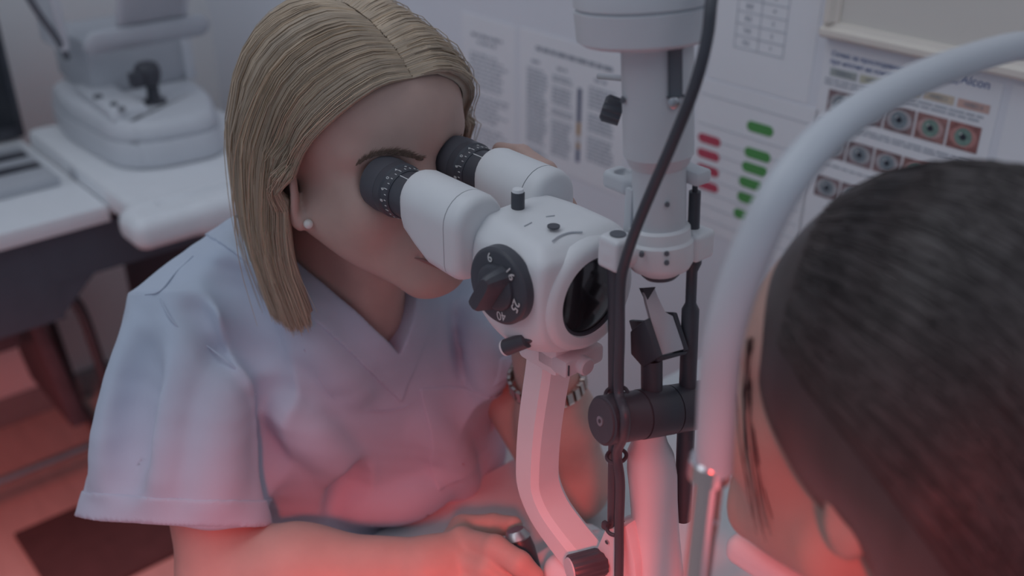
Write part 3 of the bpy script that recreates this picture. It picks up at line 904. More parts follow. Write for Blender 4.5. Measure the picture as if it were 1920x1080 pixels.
# bracket that carries the two rods
LB = np.array([*PX(1157, 470, 0.0)]); RB = np.array([*PX(1304, 455, 0.046)])
ctr_ = t0 + td * tz(465)
for nm, e_, hh in (('rod_bracket', LB, 0.0110), ('rod_bracket', RB, 0.0095)):
    F = Field().u(cone(ctr_, e_, 0.013, 0.009)); 
    F.i(half(ctr_ + td * hh, td), 0.002); F.i(half(ctr_ - td * hh, -td), 0.002)
    F.u(rbox(e_, (0.009, 0.009, hh), 0.003), 0.002)
    F.s(cone(ctr_ - td * 0.1, ctr_ + td * 0.1, 0.0195, 0.0195), 0.0)
    lo_ = np.minimum(ctr_, e_) - 0.022; hi_ = np.maximum(ctr_, e_) + 0.022
    br = sdf_obj(nm, F, lo_, hi_, 0.0014, WHITE, SL)
    if e_ is LB:
        lathe('rod_end', [(0.0, 0.0052), (0.0006, 0.0052)], e_ + np.array([0, 0, hh + 0.0002]), bz_, DKGREY, br, n=20)
# rods
lr_top, lr_piv, lr_bot = LB + [0, 0, -0.010], PX(1155, 740, 0.0), PX(1151, 1000, 0.0)
lathe('support_rod', [(0.0, 0.0064), (0.004, 0.0060), (0.02, 0.0054), (np.linalg.norm(lr_piv - lr_top), 0.0052)], lr_top, lr_piv - lr_top, BLACK, SL, n=24)
lathe('support_rod', [(0.0, 0.0048), (np.linalg.norm(lr_bot - lr_piv), 0.0048)], lr_piv, lr_bot - lr_piv, BLACK, SL, n=24)
rr0, rr1, rr2, rr3 = PX(1303, 358, 0.046), PX(1300, 480, 0.046), PX(1294, 690, 0.046), PX(1280, 972, 0.046)
dz = rr3 - rr0; Ld = np.linalg.norm(dz); dz /= Ld
def rp(py): return float((PX(1295, py, 0.046) - rr0) @ dz)
lathe('support_rod', [(-0.006, 0.0018), (0.0, 0.0018), (0.0002, 0.0038), (rp(430), 0.0038), (rp(478), 0.0060), (rp(492), 0.0060), (rp(508), 0.0036), (rp(568), 0.0036), (rp(580), 0.0058), (rp(700), 0.0058), (rp(800), 0.0062), (Ld, 0.0062)], rr0, dz, BLACK, SL, n=24)
# mirror with holder between the rods
p0 = PX(1240, 640, 0.022)
mn = np.array([0.80, -0.28, 0.42]); mn /= np.linalg.norm(mn)
def mp(px, py): return PP(px, py, p0, mn)
mirror_pts = [(1206, 541), (1228, 540), (1236, 562), (1246, 586), (1262, 592), (1283, 655), (1236, 667), (1218, 615), (1222, 598), (1213, 570)]
mh = prism('mirror', [mp(*q) for q in mirror_pts], -mn * 0.0035, MIRROR, SL, bev=0.0006)
prism('mirror_tip', [mp(1204, 540) + mn * 0.0004, mp(1229, 538) + mn * 0.0004, mp(1214, 562) + mn * 0.0004], -mn * 0.005, BLACK, mh)
bk = -mn * 0.024
prism('mirror_holder', [mp(1230, 670), mp(1290, 658), mp(1288, 664), mp(1234, 679)], bk, BLACK, SL, bev=0.0008)
prism('mirror_holder', [mp(1209, 603), mp(1217, 600), mp(1240, 668), mp(1230, 674)], bk, BLACK, SL, bev=0.0008)
prism('mirror_holder', [mp(1262, 585), mp(1270, 586), mp(1292, 655), mp(1282, 660)], bk * 0.6, BLACK, SL, bev=0.0008)
hl = PX(1205, 650, 0.006)
prism('holder_plate', [PX(1181, 622, 0.012), PX(1208, 600, 0.012), PX(1232, 672, 0.012), PX(1205, 690, 0.012), PX(1182, 664, 0.012)], (0.0, 0.006, 0.0), BLACK, SL, bev=0.001)
ps0 = PX(1222, 672, 0.020); ps1 = PX(1222, 750, 0.020)
tube('holder_post', [ps0, ps1], 0.0072, BLACK, SL, n=20)
# pivot drum
d0 = PX(1128, 789, -0.022); d1 = PX(1322, 757, 0.060)
dd_ = d1 - d0; dl_ = np.linalg.norm(dd_); dd_ /= dl_
pv = lathe('pivot_drum', [(0.0, 0.0145), (0.0008, 0.0165), (dl_ * 0.34, 0.0165), (dl_ * 0.342, 0.0158), (dl_ * 0.352, 0.0158), (dl_ * 0.354, 0.0168), (dl_ * 0.64, 0.0168), (dl_ * 0.642, 0.0158), (dl_ * 0.652, 0.0158), (dl_ * 0.654, 0.0166), (dl_, 0.0166)], d0, dd_, BLACK, SL, n=48)
lathe('drum_face', [(-0.001, 0.0148), (0.001, 0.0150)], d0, dd_, RUBBER, pv, n=40)
lathe('drum_screw', [(-0.0016, 0.0034), (0.0, 0.0036)], d0, dd_, STEEL, pv, n=20)
lathe('screw_socket', [(-0.0019, 0.0015), (-0.0012, 0.0015)], d0, dd_, BLACK, pv, n=6)
# white column below the drum
c0, c1 = PX(1218, 812, 0.022), PX(1232, 1045, 0.022)
cd_ = c1 - c0; cl = np.linalg.norm(cd_); cd_ /= cl
bm = bmesh.new(); rs = []
for f_, w_, t_ in ((-0.02, 0.0105, 0.010), (0.08, 0.0125, 0.012), (0.16, 0.0160, 0.015), (0.3, 0.0172, 0.016), (0.5, 0.0165, 0.016), (0.75, 0.0165, 0.018), (1.0, 0.0175, 0.022), (1.3, 0.020, 0.026)):
    c_ = c0 + cd_ * cl * f_
    e1 = np.array([0.656, 0.755, 0.0]); e2 = np.cross(cd_, e1)
    rs.append([c_ + e1 * w_ * math.copysign(abs(math.cos(a)) ** 0.7, math.cos(a)) + e2 * t_ * math.copysign(abs(math.sin(a)) ** 0.7, math.sin(a)) for a in [2 * math.pi * j / 32 for j in range(32)]])
rings(bm, rs); bm_obj('lamp_column', bm, WHITE, SL, angle=50)
# lower swing block, hand knob and base
lb = PX(1158, 1035, 0.004)
prism('swing_block', [PX(1132, 993, -0.006), PX(1172, 985, -0.006), PX(1190, 1060, -0.006), PX(1196, 1120, -0.006), PX(1120, 1130, -0.006), PX(1112, 1040, -0.006)], (0, 0.026, 0), WHITE, SL, bev=0.003)
p_, q_ = PX(1139, 1016, -0.0062), None
lathe('block_screw', [(0, 0.0018), (0.001, 0.0016)], p_, (0, -1, 0), STEEL, SL, n=12)
h0 = PX(1122, 1055, -0.008); h1 = PX(1072, 1068, -0.028)
hd = h1 - h0; hl_ = np.linalg.norm(hd); x_, y_, hd = frame(hd)
bm = bmesh.new(); rs = []
for h, rr in ((-0.004, 0.0092), (0.0, 0.0105), (hl_, 0.0105), (hl_ + 0.0012, 0.0098)):
    rs.append([h0 + hd * h + (rr * (1.03 if (j // 2) % 2 else 0.96)) * (math.cos(2 * math.pi * j / 48) * x_ + math.sin(2 * math.pi * j / 48) * y_) for j in range(48)])
rings(bm, rs); hk = bm_obj('hand_knob', bm, BLACK, SL, angle=50)
lathe('knob_cap', [(hl_ + 0.0008, 0.0094), (hl_ + 0.0022, 0.0088)], h0, hd, GREYW, hk, n=32)
F = Field().u(rbox((0.20, 0.02, 0.790), (0.085, 0.060, 0.022), 0.012)).u(rbox((0.205, 0.015, 0.822), (0.050, 0.034, 0.030), 0.014), 0.014).u(cone((0.14, -0.003, 0.77), (0.14, -0.003, 0.79), 0.024, 0.02), 0.01)
sdf_obj('cross_slide_base', F, (0.09, -0.06, 0.74), (0.31, 0.10, 0.87), 0.003, WHITE, SL)
for b_ in (-0.055, 0.095):
    box2('slide_rail', (0.08, b_ - 0.008, 0.746), (0.33, b_ + 0.008, 0.775), STEEL, SL, bev=0.002)
# joystick
ja = PX(966, 993, -0.006); jb_ = PX(992, 1075, -0.006)
jd = ja - jb_; jl = np.linalg.norm(jd)
js = lathe('joystick', [(-0.030, 0.0085), (0.0, 0.0105), (jl * 0.55, 0.0112), (jl * 0.80, 0.0100), (jl * 0.82, 0.0095)], jb_, jd, BLACK, SL, n=32)
lathe('joystick_cap', [(jl * 0.80, 0.0102), (jl * 0.84, 0.0110), (jl * 0.98, 0.0078), (jl * 1.0, 0.0070)], jb_, jd, STEEL, js, n=32)
# lamp cable with ties
cab = [PX(1345, -60, 0.02), PX(1334, 0, 0.0), PX(1326, 70, -0.006), PX(1303, 160, -0.010), PX(1262, 265, -0.012), PX(1225, 350, -0.012), PX(1192, 430, -0.012), PX(1172, 490, -0.011), PX(1163, 540, -0.0105), PX(1162, 640, -0.010), PX(1160, 735, -0.0105), PX(1172, 775, -0.020), PX(1170, 815, -0.020), PX(1157, 850, -0.010), PX(1163, 905, -0.009), PX(1161, 985, -0.009), PX(1161, 1040, -0.012), PX(1160, 1100, -0.014)]
cb = tube('lamp_cable', smooth_path(cab, 6), 0.0033, BLACK, SL, n=12)
for py, b_, rr in ((738, 0.0, 0.0070), (855, 0.0, 0.0064), (990, 0.0, 0.0064)):
    c_ = PX(1156, py, -0.0045)
    bm = bmesh.new()
    add_tube(bm, [c_ + np.array([math.cos(a) * rr, math.sin(a) * rr * 1.05, 0.0012 * math.sin(a)]) for a in [2 * math.pi * k / 24 for k in range(24)]], 0.0014, 8, closed=True)
    bm_obj('cable_tie', bm, BLACK, cb)
box('tie_head', PX(1135, 985, -0.008), (0.005, 0.004, 0.006), BLACK, cb, bev=0.001)

# ================================================================== head rest
HR = root('head_rest', (0.30, -0.10, 0.745), 'white arched head rest with chrome posts in front of the patient', 'head rest')
GT = mat('satin_white_tube', (0.60, 0.62, 0.66), 0.38, var=0.02)
HB = -0.105
arch = [PX(1338, 880, HB), PX(1342, 800, HB), PX(1346, 730, HB), PX(1354, 650, HB), PX(1376, 560, HB + 0.004), PX(1418, 450, HB + 0.012), PX(1470, 350, HB + 0.024), PX(1545, 260, -0.055), PX(1640, 190, -0.015), PX(1770, 128, 0.045), PX(1920, 86, 0.130)]
arch += [np.array([0.362, 0.172, 1.243]), np.array([0.360, 0.205, 1.205]), np.array([0.360, 0.226, 1.14]), np.array([0.360, 0.233, 1.05]), np.array([0.360, 0.235, 0.95])]
ap = smooth_path(arch, 8)
ar = tube('forehead_arch', ap, [0.0087 - 0.0012 * min(1, max(0, (i - 40) / 40)) for i in range(len(ap))], GT, HR, n=20)
for b_, (tx, ty, tzz) in ((HB, arch[0]), (0.235, arch[-1])):
    c_ = np.array([tx - 0.002, b_, tzz])
    po = lathe('chrome_post', [(0.745 - tzz, 0.0070), (0.0, 0.0070)], c_, (0, 0, 1), CHROME, HR, n=28)
    lathe('post_collar', [(-0.006, 0.0075), (-0.005, 0.0102), (0.0045, 0.0102), (0.006, 0.0090)], c_, (0, 0, 1), CHROME, po, n=28)
# clip, hooks and studs on the near post
cl_ = PX(1362, 745, HB + 0.004)
tube('strap_hook', smooth_path([PX(1372, 690, HB + 0.004), PX(1374, 735, HB + 0.004), PX(1364, 752, HB + 0.002), PX(1344, 760, HB - 0.004)], 5), 0.0022, GT, ar, n=10)
for px, py, rr in ((1361, 682, 0.0032), (1373, 600, 0.0030), (1360, 788, 0.0026), (1362, 812, 0.0026)):
    q = PX(px, py, HB + 0.002)
    lathe('stud', [(-0.006, rr * 0.6), (0.0, rr), (0.003, rr), (0.0045, rr * 0.5)], q, (0.5, -0.8, 0.3), CHROME, ar, n=16)
tube('height_rod', [PX(1336, 965, HB + 0.006), PX(1322, 1090, HB + 0.006)], 0.0022, STEEL, HR, n=10)
lathe('rod_stud', [(0, 0.0034), (0.004, 0.003)], PX(1337, 970, HB + 0.002), (0.3, -0.9, 0.3), CHROME, HR, n=14)
# chin cup on its cross bar
tube('cross_bar', [(0.360, HB, 0.938), (0.360, 0.235, 0.938)], 0.0075, GT, HR, n=16)
F = Field().u(rbox((0.345, 0.03, 0.966), (0.030, 0.042, 0.010), 0.008)).s(ell((0.345, 0.03, 0.990), (0.026, 0.034, 0.022)), 0.004).u(cone((0.352, 0.03, 0.935), (0.350, 0.03, 0.955), 0.012, 0.014), 0.006)
sdf_obj('chin_cup', F, (0.30, -0.03, 0.91), (0.40, 0.09, 0.99), 0.002, WHITE2, HR)
box2('base_plate', (0.335, -0.125, 0.7455), (0.385, 0.255, 0.765), WHITE2, HR, bev=0.004)

# ================================================================== people
def chain(F, pts, rad, k=0.004):
    for i in range(len(pts) - 1):
        F.u(cone(pts[i], pts[i + 1], rad[i], rad[i + 1]), k)

V3 = lambda *a: np.array(a, float)

# ------------------------------------------------------------------ the examiner
WM = root('person', (-0.30, 0, 0), 'blonde woman in pale blue scrubs looking into the microscope eyepieces', 'person')
S = Field()
# head
S.u(ell((-0.098, 0, 1.142), (0.092, 0.074, 0.084)))
S.u(ell((-0.050, 0, 1.152), (0.054, 0.066, 0.050)), 0.025)
S.u(ell((-0.042, 0, 1.090), (0.046, 0.056, 0.060)), 0.025)
for sg in (-1, 1):
    S.u(ell((-0.018, sg * 0.036, 1.088), (0.026, 0.024, 0.028)), 0.02)            # cheek
    S.u(cone((-0.058, sg * 0.057, 1.078), (0.010, sg * 0.014, 1.034), 0.016, 0.014), 0.025)   # jaw line
    S.u(cone((-0.010, sg * 0.012, 1.137), (-0.022, sg * 0.046, 1.137), 0.008, 0.008), 0.012)  # brow ridge
S.u(ell((0.004, 0, 1.060), (0.024, 0.028, 0.026)), 0.02)                          # mouth barrel
S.u(ell((0.012, 0, 1.036), (0.017, 0.019, 0.016)), 0.015)                         # chin
for sg in (-1, 1):
    S.s(ell((0.006, sg * 0.033, 1.1175), (0.022, 0.020, 0.017)), 0.008)           # eye socket
    S.u(ell((-0.0225, sg * 0.033, 1.1175), (0.0125, 0.0135, 0.0125)), 0.004)      # lid over the eye
S.u(cone((-0.004, 0, 1.120), (0.021, 0, 1.090), 0.0075, 0.0100), 0.010)           # nose
for sg in (-1, 1):
    S.u(ell((0.014, sg * 0.010, 1.085), (0.008, 0.0065, 0.0065)), 0.005)
# lips
S.u(cone((0.016, -0.021, 1.0615), (0.026, -0.003, 1.0655), 0.0030, 0.0048), 0.004)
S.u(cone((0.016, 0.021, 1.0615), (0.026, 0.003, 1.0655), 0.0030, 0.0048), 0.004)
S.u(cone((0.015, -0.019, 1.0585), (0.024, 0.0, 1.0550), 0.0030, 0.0055), 0.004)
S.u(cone((0.015, 0.019, 1.0585), (0.024, 0.0, 1.0550), 0.0030, 0.0055), 0.004)
S.s(cone((0.018, -0.023, 1.0605), (0.031, 0.0, 1.0605), 0.0010, 0.0010), 0.002)
S.s(cone((0.018, 0.023, 1.0605), (0.031, 0.0, 1.0605), 0.0010, 0.0010), 0.002)
# ears
for sg in (-1, 1):
    e = V3(-0.066, sg * 0.076, 1.103)
    Re = np.stack([[0.92, sg * 0.38, 0.12], [-sg * 0.38, 0.92, 0], np.cross([0.92, sg * 0.38, 0.12], [-sg * 0.38, 0.92, 0])], 1)
    S.u(ell(e, (0.016, 0.0055, 0.029), Re), 0.004)
    S.s(ell(e + V3(0.002, sg * 0.0055, 0.004), (0.010, 0.004, 0.018), Re), 0.003)
    S.u(ell(e + V3(0.008, sg * 0.0, -0.024), (0.0075, 0.0050, 0.0085)), 0.004)
# neck, shoulders, trunk (under the clothes)
S.u(cone((-0.105, 0, 1.065), (-0.165, 0, 0.965), 0.048, 0.053), 0.03)
S.u(cone((-0.060, 0.0, 1.050), (-0.090, 0, 0.960), 0.024, 0.030), 0.04)
tax = V3(0.379, 0, 0.925); tfw = V3(0.925, 0, -0.379)
RT = np.stack([tfw, V3(0, 1, 0), tax], 1)
S.u(ell((-0.195, 0, 0.880), (0.108, 0.150, 0.150), RT), 0.03)
S.u(ell((-0.215, 0.03, 0.700), (0.095, 0.130, 0.160), RT), 0.04)
for sg in (-1, 1):
    S.u(cone((-0.170, sg * 0.03, 0.985), (-0.190, sg * 0.140, 0.945), 0.030, 0.040), 0.03)
# right arm (nearest the camera)
RE = PX(425, 1092, -0.187); RWr = PX(803, 1070, -0.072)
S.u(cone((-0.182, -0.132, 0.945), RE, 0.042, 0.036), 0.02)
fm = RE + (RWr - RE) * 0.35
S.u(cone(RE, fm, 0.036, 0.039), 0.02)
S.u(cone(fm, RWr, 0.038, 0.0255), 0.03)
# right hand on the joystick
kI, kM, kR, kP = PX(866, 1016, -0.040), PX(862, 1052, -0.052), PX(852, 1088, -0.062), PX(840, 1118, -0.068)
for kk, rr in ((kI, 0.0125), (kM, 0.0130), (kR, 0.0120), (kP, 0.0108)):
    S.u(cone(RWr + (kk - RWr) * 0.1, kk, 0.019, rr), 0.014)
def finger(pts, rad, nail=True):
    chain(S, pts, rad, 0.0035)
finger([kI, PX(928, 1028, -0.036), PX(974, 1056, -0.032), PX(1002, 1078, -0.026)], [0.0115, 0.0102, 0.0092, 0.0072])
finger([kM, PX(915, 1068, -0.046), PX(960, 1105, -0.040), PX(985, 1135, -0.030)], [0.0118, 0.0105, 0.0092, 0.0075])
finger([kR, PX(900, 1105, -0.056), PX(940, 1145, -0.046), PX(958, 1170, -0.036)], [0.0110, 0.0098, 0.0088, 0.0072])
finger([kP, PX(880, 1140, -0.064), PX(905, 1170, -0.055), PX(918, 1190, -0.045)], [0.0098, 0.0086, 0.0078, 0.0065])
finger([RWr + (kI - RWr) * 0.35 + V3(0, 0.010, 0), PX(868, 992, -0.012), PX(925, 985, 0.010), PX(962, 985, 0.016)], [0.0150, 0.0120, 0.0098, 0.0080])
# left arm, elbow on the table
LE = V3(0.048, 0.125, 0.783); LWr = V3(0.022, 0.098, 0.955)
S.u(cone((-0.190, 0.150, 0.940), LE, 0.044, 0.036), 0.02)
S.u(cone(LE, LE + (LWr - LE) * 0.4, 0.030, 0.032), 0.02)
S.u(cone(LE + (LWr - LE) * 0.4, LWr, 0.032, 0.0245), 0.03)
# left hand along the far side of the prism housing
lk = [V3(0.080, 0.072, 1.094), V3(0.086, 0.074, 1.079), V3(0.088, 0.077, 1.063), V3(0.086, 0.080, 1.048)]
for kk in lk:
    S.u(cone(LWr + V3(0.004, 0, 0.012), kk, 0.017, 0.0105), 0.014)
for i, kk in enumerate(lk):
    o = V3(0.002 * i, 0.002 * i, -0.0155 * i)
    chain(S, [kk, V3(0.064, 0.0705, 1.1175) + o, V3(0.038, 0.0685, 1.1245) + o, V3(0.014, 0.0665, 1.1220) + o], [0.0090, 0.0080, 0.0074, 0.0062], 0.003)
chain(S, [LWr + V3(0.015, -0.01, 0.03), V3(0.055, 0.078, 1.020), V3(0.070, 0.064, 1.040)], [0.015, 0.0115, 0.0085], 0.006)

def skin_tint(v):
    t = np.ones((len(v), 3))
    lip = np.exp(-(((v - V3(0.024, 0, 1.0605)) / V3(0.014, 0.020, 0.0075)) ** 2).sum(1) * 1.2)
    ck = sum(np.exp(-(((v - V3(-0.002, sg * 0.036, 1.085)) / 0.028) ** 2).sum(1)) for sg in (-1, 1))
    t[:, 1] *= 1 - 0.30 * lip - 0.05 * ck; t[:, 2] *= 1 - 0.26 * lip - 0.05 * ck
    t[:, 0] *= 1 - 0.10 * lip
    return t
wb = sdf_obj('body', S, (-0.42, -0.30, 0.50), (0.24, 0.26, 1.25), 0.0028, SKIN, WM, tint=skin_tint)

lipl = [S.march(x, y) for x, y in ((777, 484), (786, 486), (796, 489), (810, 495), (826, 502))]
tube('lips', smooth_path(lipl, 4), [0.0002 + 0.0014 * min(1, k / 8) for k in range(17)], mat('lip_skin', (0.30, 0.15, 0.14), 0.5), WM, n=8)
# eyebrows
HS = S
def brow(pix, wid, n):
    pts = smooth_path([HS.march(x, y) for x, y in pix], 8); P = []; K = len(pts) - 1
    NR = HS.grad(np.array(pts))
    for _ in range(n):
        f = random.random() * K; i = min(int(f), K - 1); p = pts[i] + (pts[i + 1] - pts[i]) * (f - i)
        d = pts[i + 1] - pts[i]; d /= np.linalg.norm(d)
        nrm = NR[i]; sd = np.cross(nrm, d)
        w = wid * (0.25 + 0.65 * math.sin(math.pi * min(1, 0.15 + 0.85 * f / K)))
        a = p + sd * random.uniform(-w, w) - nrm * 0.0004
        dirn = -d * 0.8 + sd * random.uniform(0.1, 0.5) * (1 if sd[2] > 0 else -1)
        dirn /= np.linalg.norm(dirn); L_ = random.uniform(0.005, 0.008)
        P.append([a + dirn * L_ * t + nrm * 0.0012 * math.sin(math.pi * t) for t in (0, 0.35, 0.7, 1.0)])
    return P
bp = brow([(785, 298), (745, 287), (702, 291), (665, 312)], 0.0024, 330)
strands('eyebrow', bp, 0.00017, mat('brown_brow_hair', (0.24, 0.165, 0.13), 0.6, attr=True), WM, np.ones((len(bp), 3)))
bp = brow([(828, 296), (843, 280), (857, 263), (868, 250)], 0.0024, 240)
strands('eyebrow', bp, 0.00017, MATS['brown_brow_hair'], WM, np.ones((len(bp), 3)))
# earring
PEARL = mat('pearl', (0.75, 0.73, 0.70), 0.25, var=0.03, coat=0.5)
er = S.march(581, 418)
bm = bmesh.new(); bmesh.ops.create_uvsphere(bm, u_segments=20, v_segments=14, radius=0.0038)
for v in bm.verts: v.co = Vector(tuple(np.array(v.co) + er + V3(0.001, -0.002, 0)))
bm_obj('pearl_earring', bm, PEARL, WM, angle=180)
# wrist watch on a link band
wc = LWr + (LE - LWr) * 0.33; wa = (LE - LWr) / np.linalg.norm(LE - LWr)
wx, wy, _ = frame(wa, (1, 0, 0)); wr = 0.0335
bm = bmesh.new()
for k in range(26):
    a = 2 * math.pi * k / 26
    rad = math.cos(a) * wx + math.sin(a) * wy; tan = -math.sin(a) * wx + math.cos(a) * wy
    tl_ = wc + rad * wr + wa * 0.006 * math.sin(a)
    add_box(bm, tl_, (0.0026, 0.0060, 0.011), R=np.stack([rad, tan, wa], 1), bev=0.0006, seg=1)
wt = bm_obj('watch_band', bm, mat('warm_steel', (0.58, 0.50, 0.46), 0.28, 1.0), WM)
bm = bmesh.new()
ca_ = wc + (CAM_L - wc) * 0
fr_ = -wy if (CAM_L - wc) @ wy < 0 else wy
add_lathe(bm, [(-0.003, 0.012), (0.003, 0.013), (0.005, 0.0115)], wc - fr_ * (wr + 0.001), -fr_, 28)
bm_obj('watch_case', bm, MATS['warm_steel'], wt)

# ------------------------------------------------------------------ scrub top
T = Field()
T.u(ell((-0.192, 0, 0.872), (0.128, 0.176, 0.165), RT))
T.u(ell((-0.192, 0.036, 0.735), (0.140, 0.172, 0.175), RT), 0.06)
T.u(ell((-0.135, 0.0, 0.705), (0.080, 0.155, 0.095)), 0.05)
for sg in (-1, 1):
    T.u(ell((-0.130, sg * 0.066, 0.842), (0.060, 0.062, 0.066)), 0.06)
    T.u(cone((-0.172, sg * 0.030, 0.992), (-0.182, sg * 0.122, 0.957), 0.046, 0.050), 0.035)
T.u(cone((-0.10, 0, 0.955), (-0.17, 0, 0.97), 0.045, 0.060), 0.04)
RH = V3(-0.102, -0.200, 0.826)
T.u(econe((-0.180, -0.122, 0.965), RH + (RH - V3(-0.180, -0.122, 0.965)) * 0.02, (0.80, 0.52, 0.22), (0.046, 0.090), (0.046, 0.058)), 0.035)
LH = V3(-0.040, 0.138, 0.845)
T.u(econe((-0.192, 0.140, 0.958), LH, (0.45, 0.75, 0.45), (0.058, 0.066), (0.056, 0.060)), 0.035)
# folds: soft ridges placed on the cloth
ridges = []
def fold(pix, r0=0.010, lift=0.004, k=0.018, sub=False):
    pts = [T.march(x, y) for x, y in pix]
    pts = [p for p in pts if abs(T(p[None])[0]) < 0.004]
    if len(pts) < 2: return
    pts = smooth_path(pts, 3)
    for i in range(len(pts) - 1):
        n = T.grad(pts[i][None])[0]; n2 = T.grad(pts[i + 1][None])[0]
        f0 = math.sin(math.pi * (i + 0.5) / (len(pts))) 
        off = lift * f0 * 1.7
        if sub: ridges.append(('s', cone(pts[i] + n * (r0 - off), pts[i + 1] + n2 * (r0 - off), r0, r0), k))
        else: ridges.append(('u', cone(pts[i] - n * (r0 - off), pts[i + 1] - n2 * (r0 - off), r0, r0), k))
fold([(395, 590), (425, 625), (462, 680), (490, 730)], 0.010, 0.0055)
fold([(365, 590), (385, 640), (430, 690), (470, 745)], 0.009, 0.0050, sub=True)
fold([(440, 570), (470, 630), (500, 700), (530, 780)], 0.011, 0.006)
fold([(455, 610), (478, 650), (508, 690)], 0.008, 0.0055, sub=True)
fold([(430, 470), (480, 530), (520, 590)], 0.012, 0.005)
fold([(420, 520), (455, 560), (500, 640)], 0.009, 0.004, sub=True)
fold([(510, 700), (520, 770), (515, 850), (505, 930)], 0.010, 0.010, 0.014, sub=True)
fold([(240, 640), (215, 760), (190, 880)], 0.016, 0.004)
fold([(330, 640), (320, 760), (300, 900)], 0.018, 0.005)
fold([(280, 660), (260, 780), (240, 900)], 0.014, 0.004, sub=True)
fold([(420, 720), (410, 820), (400, 940)], 0.016, 0.0045)
fold([(540, 780), (600, 830), (660, 900)], 0.014, 0.005)
fold([(640, 980), (652, 930), (660, 890)], 0.010, 0.006, sub=True)
fold([(660, 1000), (740, 985), (840, 930)], 0.010, 0.006, sub=True)
fold([(680, 960), (770, 940), (840, 905)], 0.016, 0.006)
fold([(560, 560), (600, 650), (670, 730)], 0.012, 0.004)
fold([(800, 800), (850, 860), (880, 930)], 0.014, 0.005)
fold([(870, 560), (885, 640), (900, 700)], 0.010, 0.006, sub=True)
fold([(890, 580), (905, 650), (915, 720)], 0.010, 0.005)
for o, f, k in ridges: T.ops.append((o, f, k))
def wrinkle(P):
    a = np.sin(P[:, 0] * 61 + 9 * np.sin(P[:, 2] * 23 + P[:, 1] * 17)) * np.sin(P[:, 1] * 47 + 7 * np.sin(P[:, 2] * 31))
    return 0.00035 * a
T.disp = wrinkle
base_T = Field(); base_T.ops = list(T.ops); base_T.disp = wrinkle
# V neck, neck hole, sleeve openings
VZ, VK = 0.926, 0.66
def wedge(P, w=0.0):
    nrm = math.sqrt(1 + VK * VK)
    d = (np.abs(P[:, 1] - 0.004) - VK * (P[:, 2] - VZ)) / nrm - w
    back = -(P[:, 0] + 0.215 - 0.35 * (P[:, 2] - 1.0))         # only the front half
    return np.maximum(d, back)
NH = cone((-0.10, 0, 1.10), (-0.168, 0, 0.985), 0.056, 0.064)
ax_r = (RH - V3(-0.180, -0.122, 0.965)); ax_r /= np.linalg.norm(ax_r)
hem_n = ax_r * 0.75 + V3(0.05, 0.0, -0.66); hem_n /= np.linalg.norm(hem_n)
ax_l = (LH - V3(-0.192, 0.140, 0.958)); ax_l /= np.linalg.norm(ax_l)
in_r = econe(RH - ax_r * 0.045, RH + ax_r * 0.03, (0.80, 0.52, 0.22), (0.060, 0.082), (0.040, 0.048))
in_l = econe(LH - ax_l * 0.045, LH + ax_l * 0.03, (0.45, 0.75, 0.45), (0.060, 0.063), (0.054, 0.057))
T.s(lambda P: wedge(P), 0.002).s(NH, 0.004).s(in_r, 0.002).s(in_l, 0.002)
TP = sdf_obj('scrub_top', T, (-0.45, -0.34, 0.47), (0.06, 0.30, 1.06), 0.0030, FABRIC, WM)
# neck band, hems, pocket, seams: thin layers over the cloth
def layer(name, region, lo, hi, th=0.0016, res=0.0022, m=FABRIC, hole=None):
    G = Field(); G.ops = list(base_T.culled(lo, hi).ops)
    thf = lambda P: wrinkle(P) - th
    G.disp = None
    G.ops.append(('i', region, 0.0))
    if hole is not None: G.ops.append(('s', hole, 0.0))
    G.disp = thf
    return sdf_obj(name, G, lo, hi, res, m, TP)
band = lambda P: np.maximum(np.maximum(wedge(P, 0.026), -wedge(P)), -NH(P))
layer('neck_band', band, (-0.25, -0.12, 0.87), (-0.02, 0.12, 1.06))
def hem_region(c, ax, w, lim):
    return lambda P: np.maximum(np.abs((P - c) @ ax + w / 2) - w / 2, lim(P))
layer('sleeve_hem', hem_region(RH + ax_r * 0.002, ax_r, 0.019, econe(RH - ax_r * 0.05, RH + ax_r * 0.03, (0.80, 0.52, 0.22), (0.094, 0.099), (0.064, 0.068))), RH - 0.14, RH + 0.14, 0.0012, 0.0026, hole=in_r)
layer('sleeve_hem', hem_region(LH, ax_l, 0.018, econe(LH - ax_l * 0.05, LH + ax_l * 0.03, (0.45, 0.75, 0.45), (0.072, 0.074), (0.066, 0.068))), LH - 0.12, LH + 0.12, 0.0012, 0.0026, hole=in_l)
q = base_T.march(872, 728)
layer('chest_pocket', lambda P: np.maximum(np.maximum(np.abs(P[:, 1] - q[1] + 0.004) - 0.040, P[:, 2] - q[2] + 0.30 * (P[:, 1] - q[1])), q[2] - 0.09 - P[:, 2]), q - V3(0.1, 0.06, 0.11), q + V3(0.08, 0.06, 0.03), 0.0014)
def seam(pix, r=0.0007):
    pts = smooth_path([base_T.march(x, y) for x, y in pix], 8)
    tube('seam', pts, r, FABRIC, TP, n=6)
seam([(300, 560), (330, 610), (390, 650), (440, 690), (480, 740)])
seam([(272, 552), (300, 545), (330, 510), (362, 480)])
seam([(570, 655), (620, 740), (690, 770), (760, 762), (860, 700)])

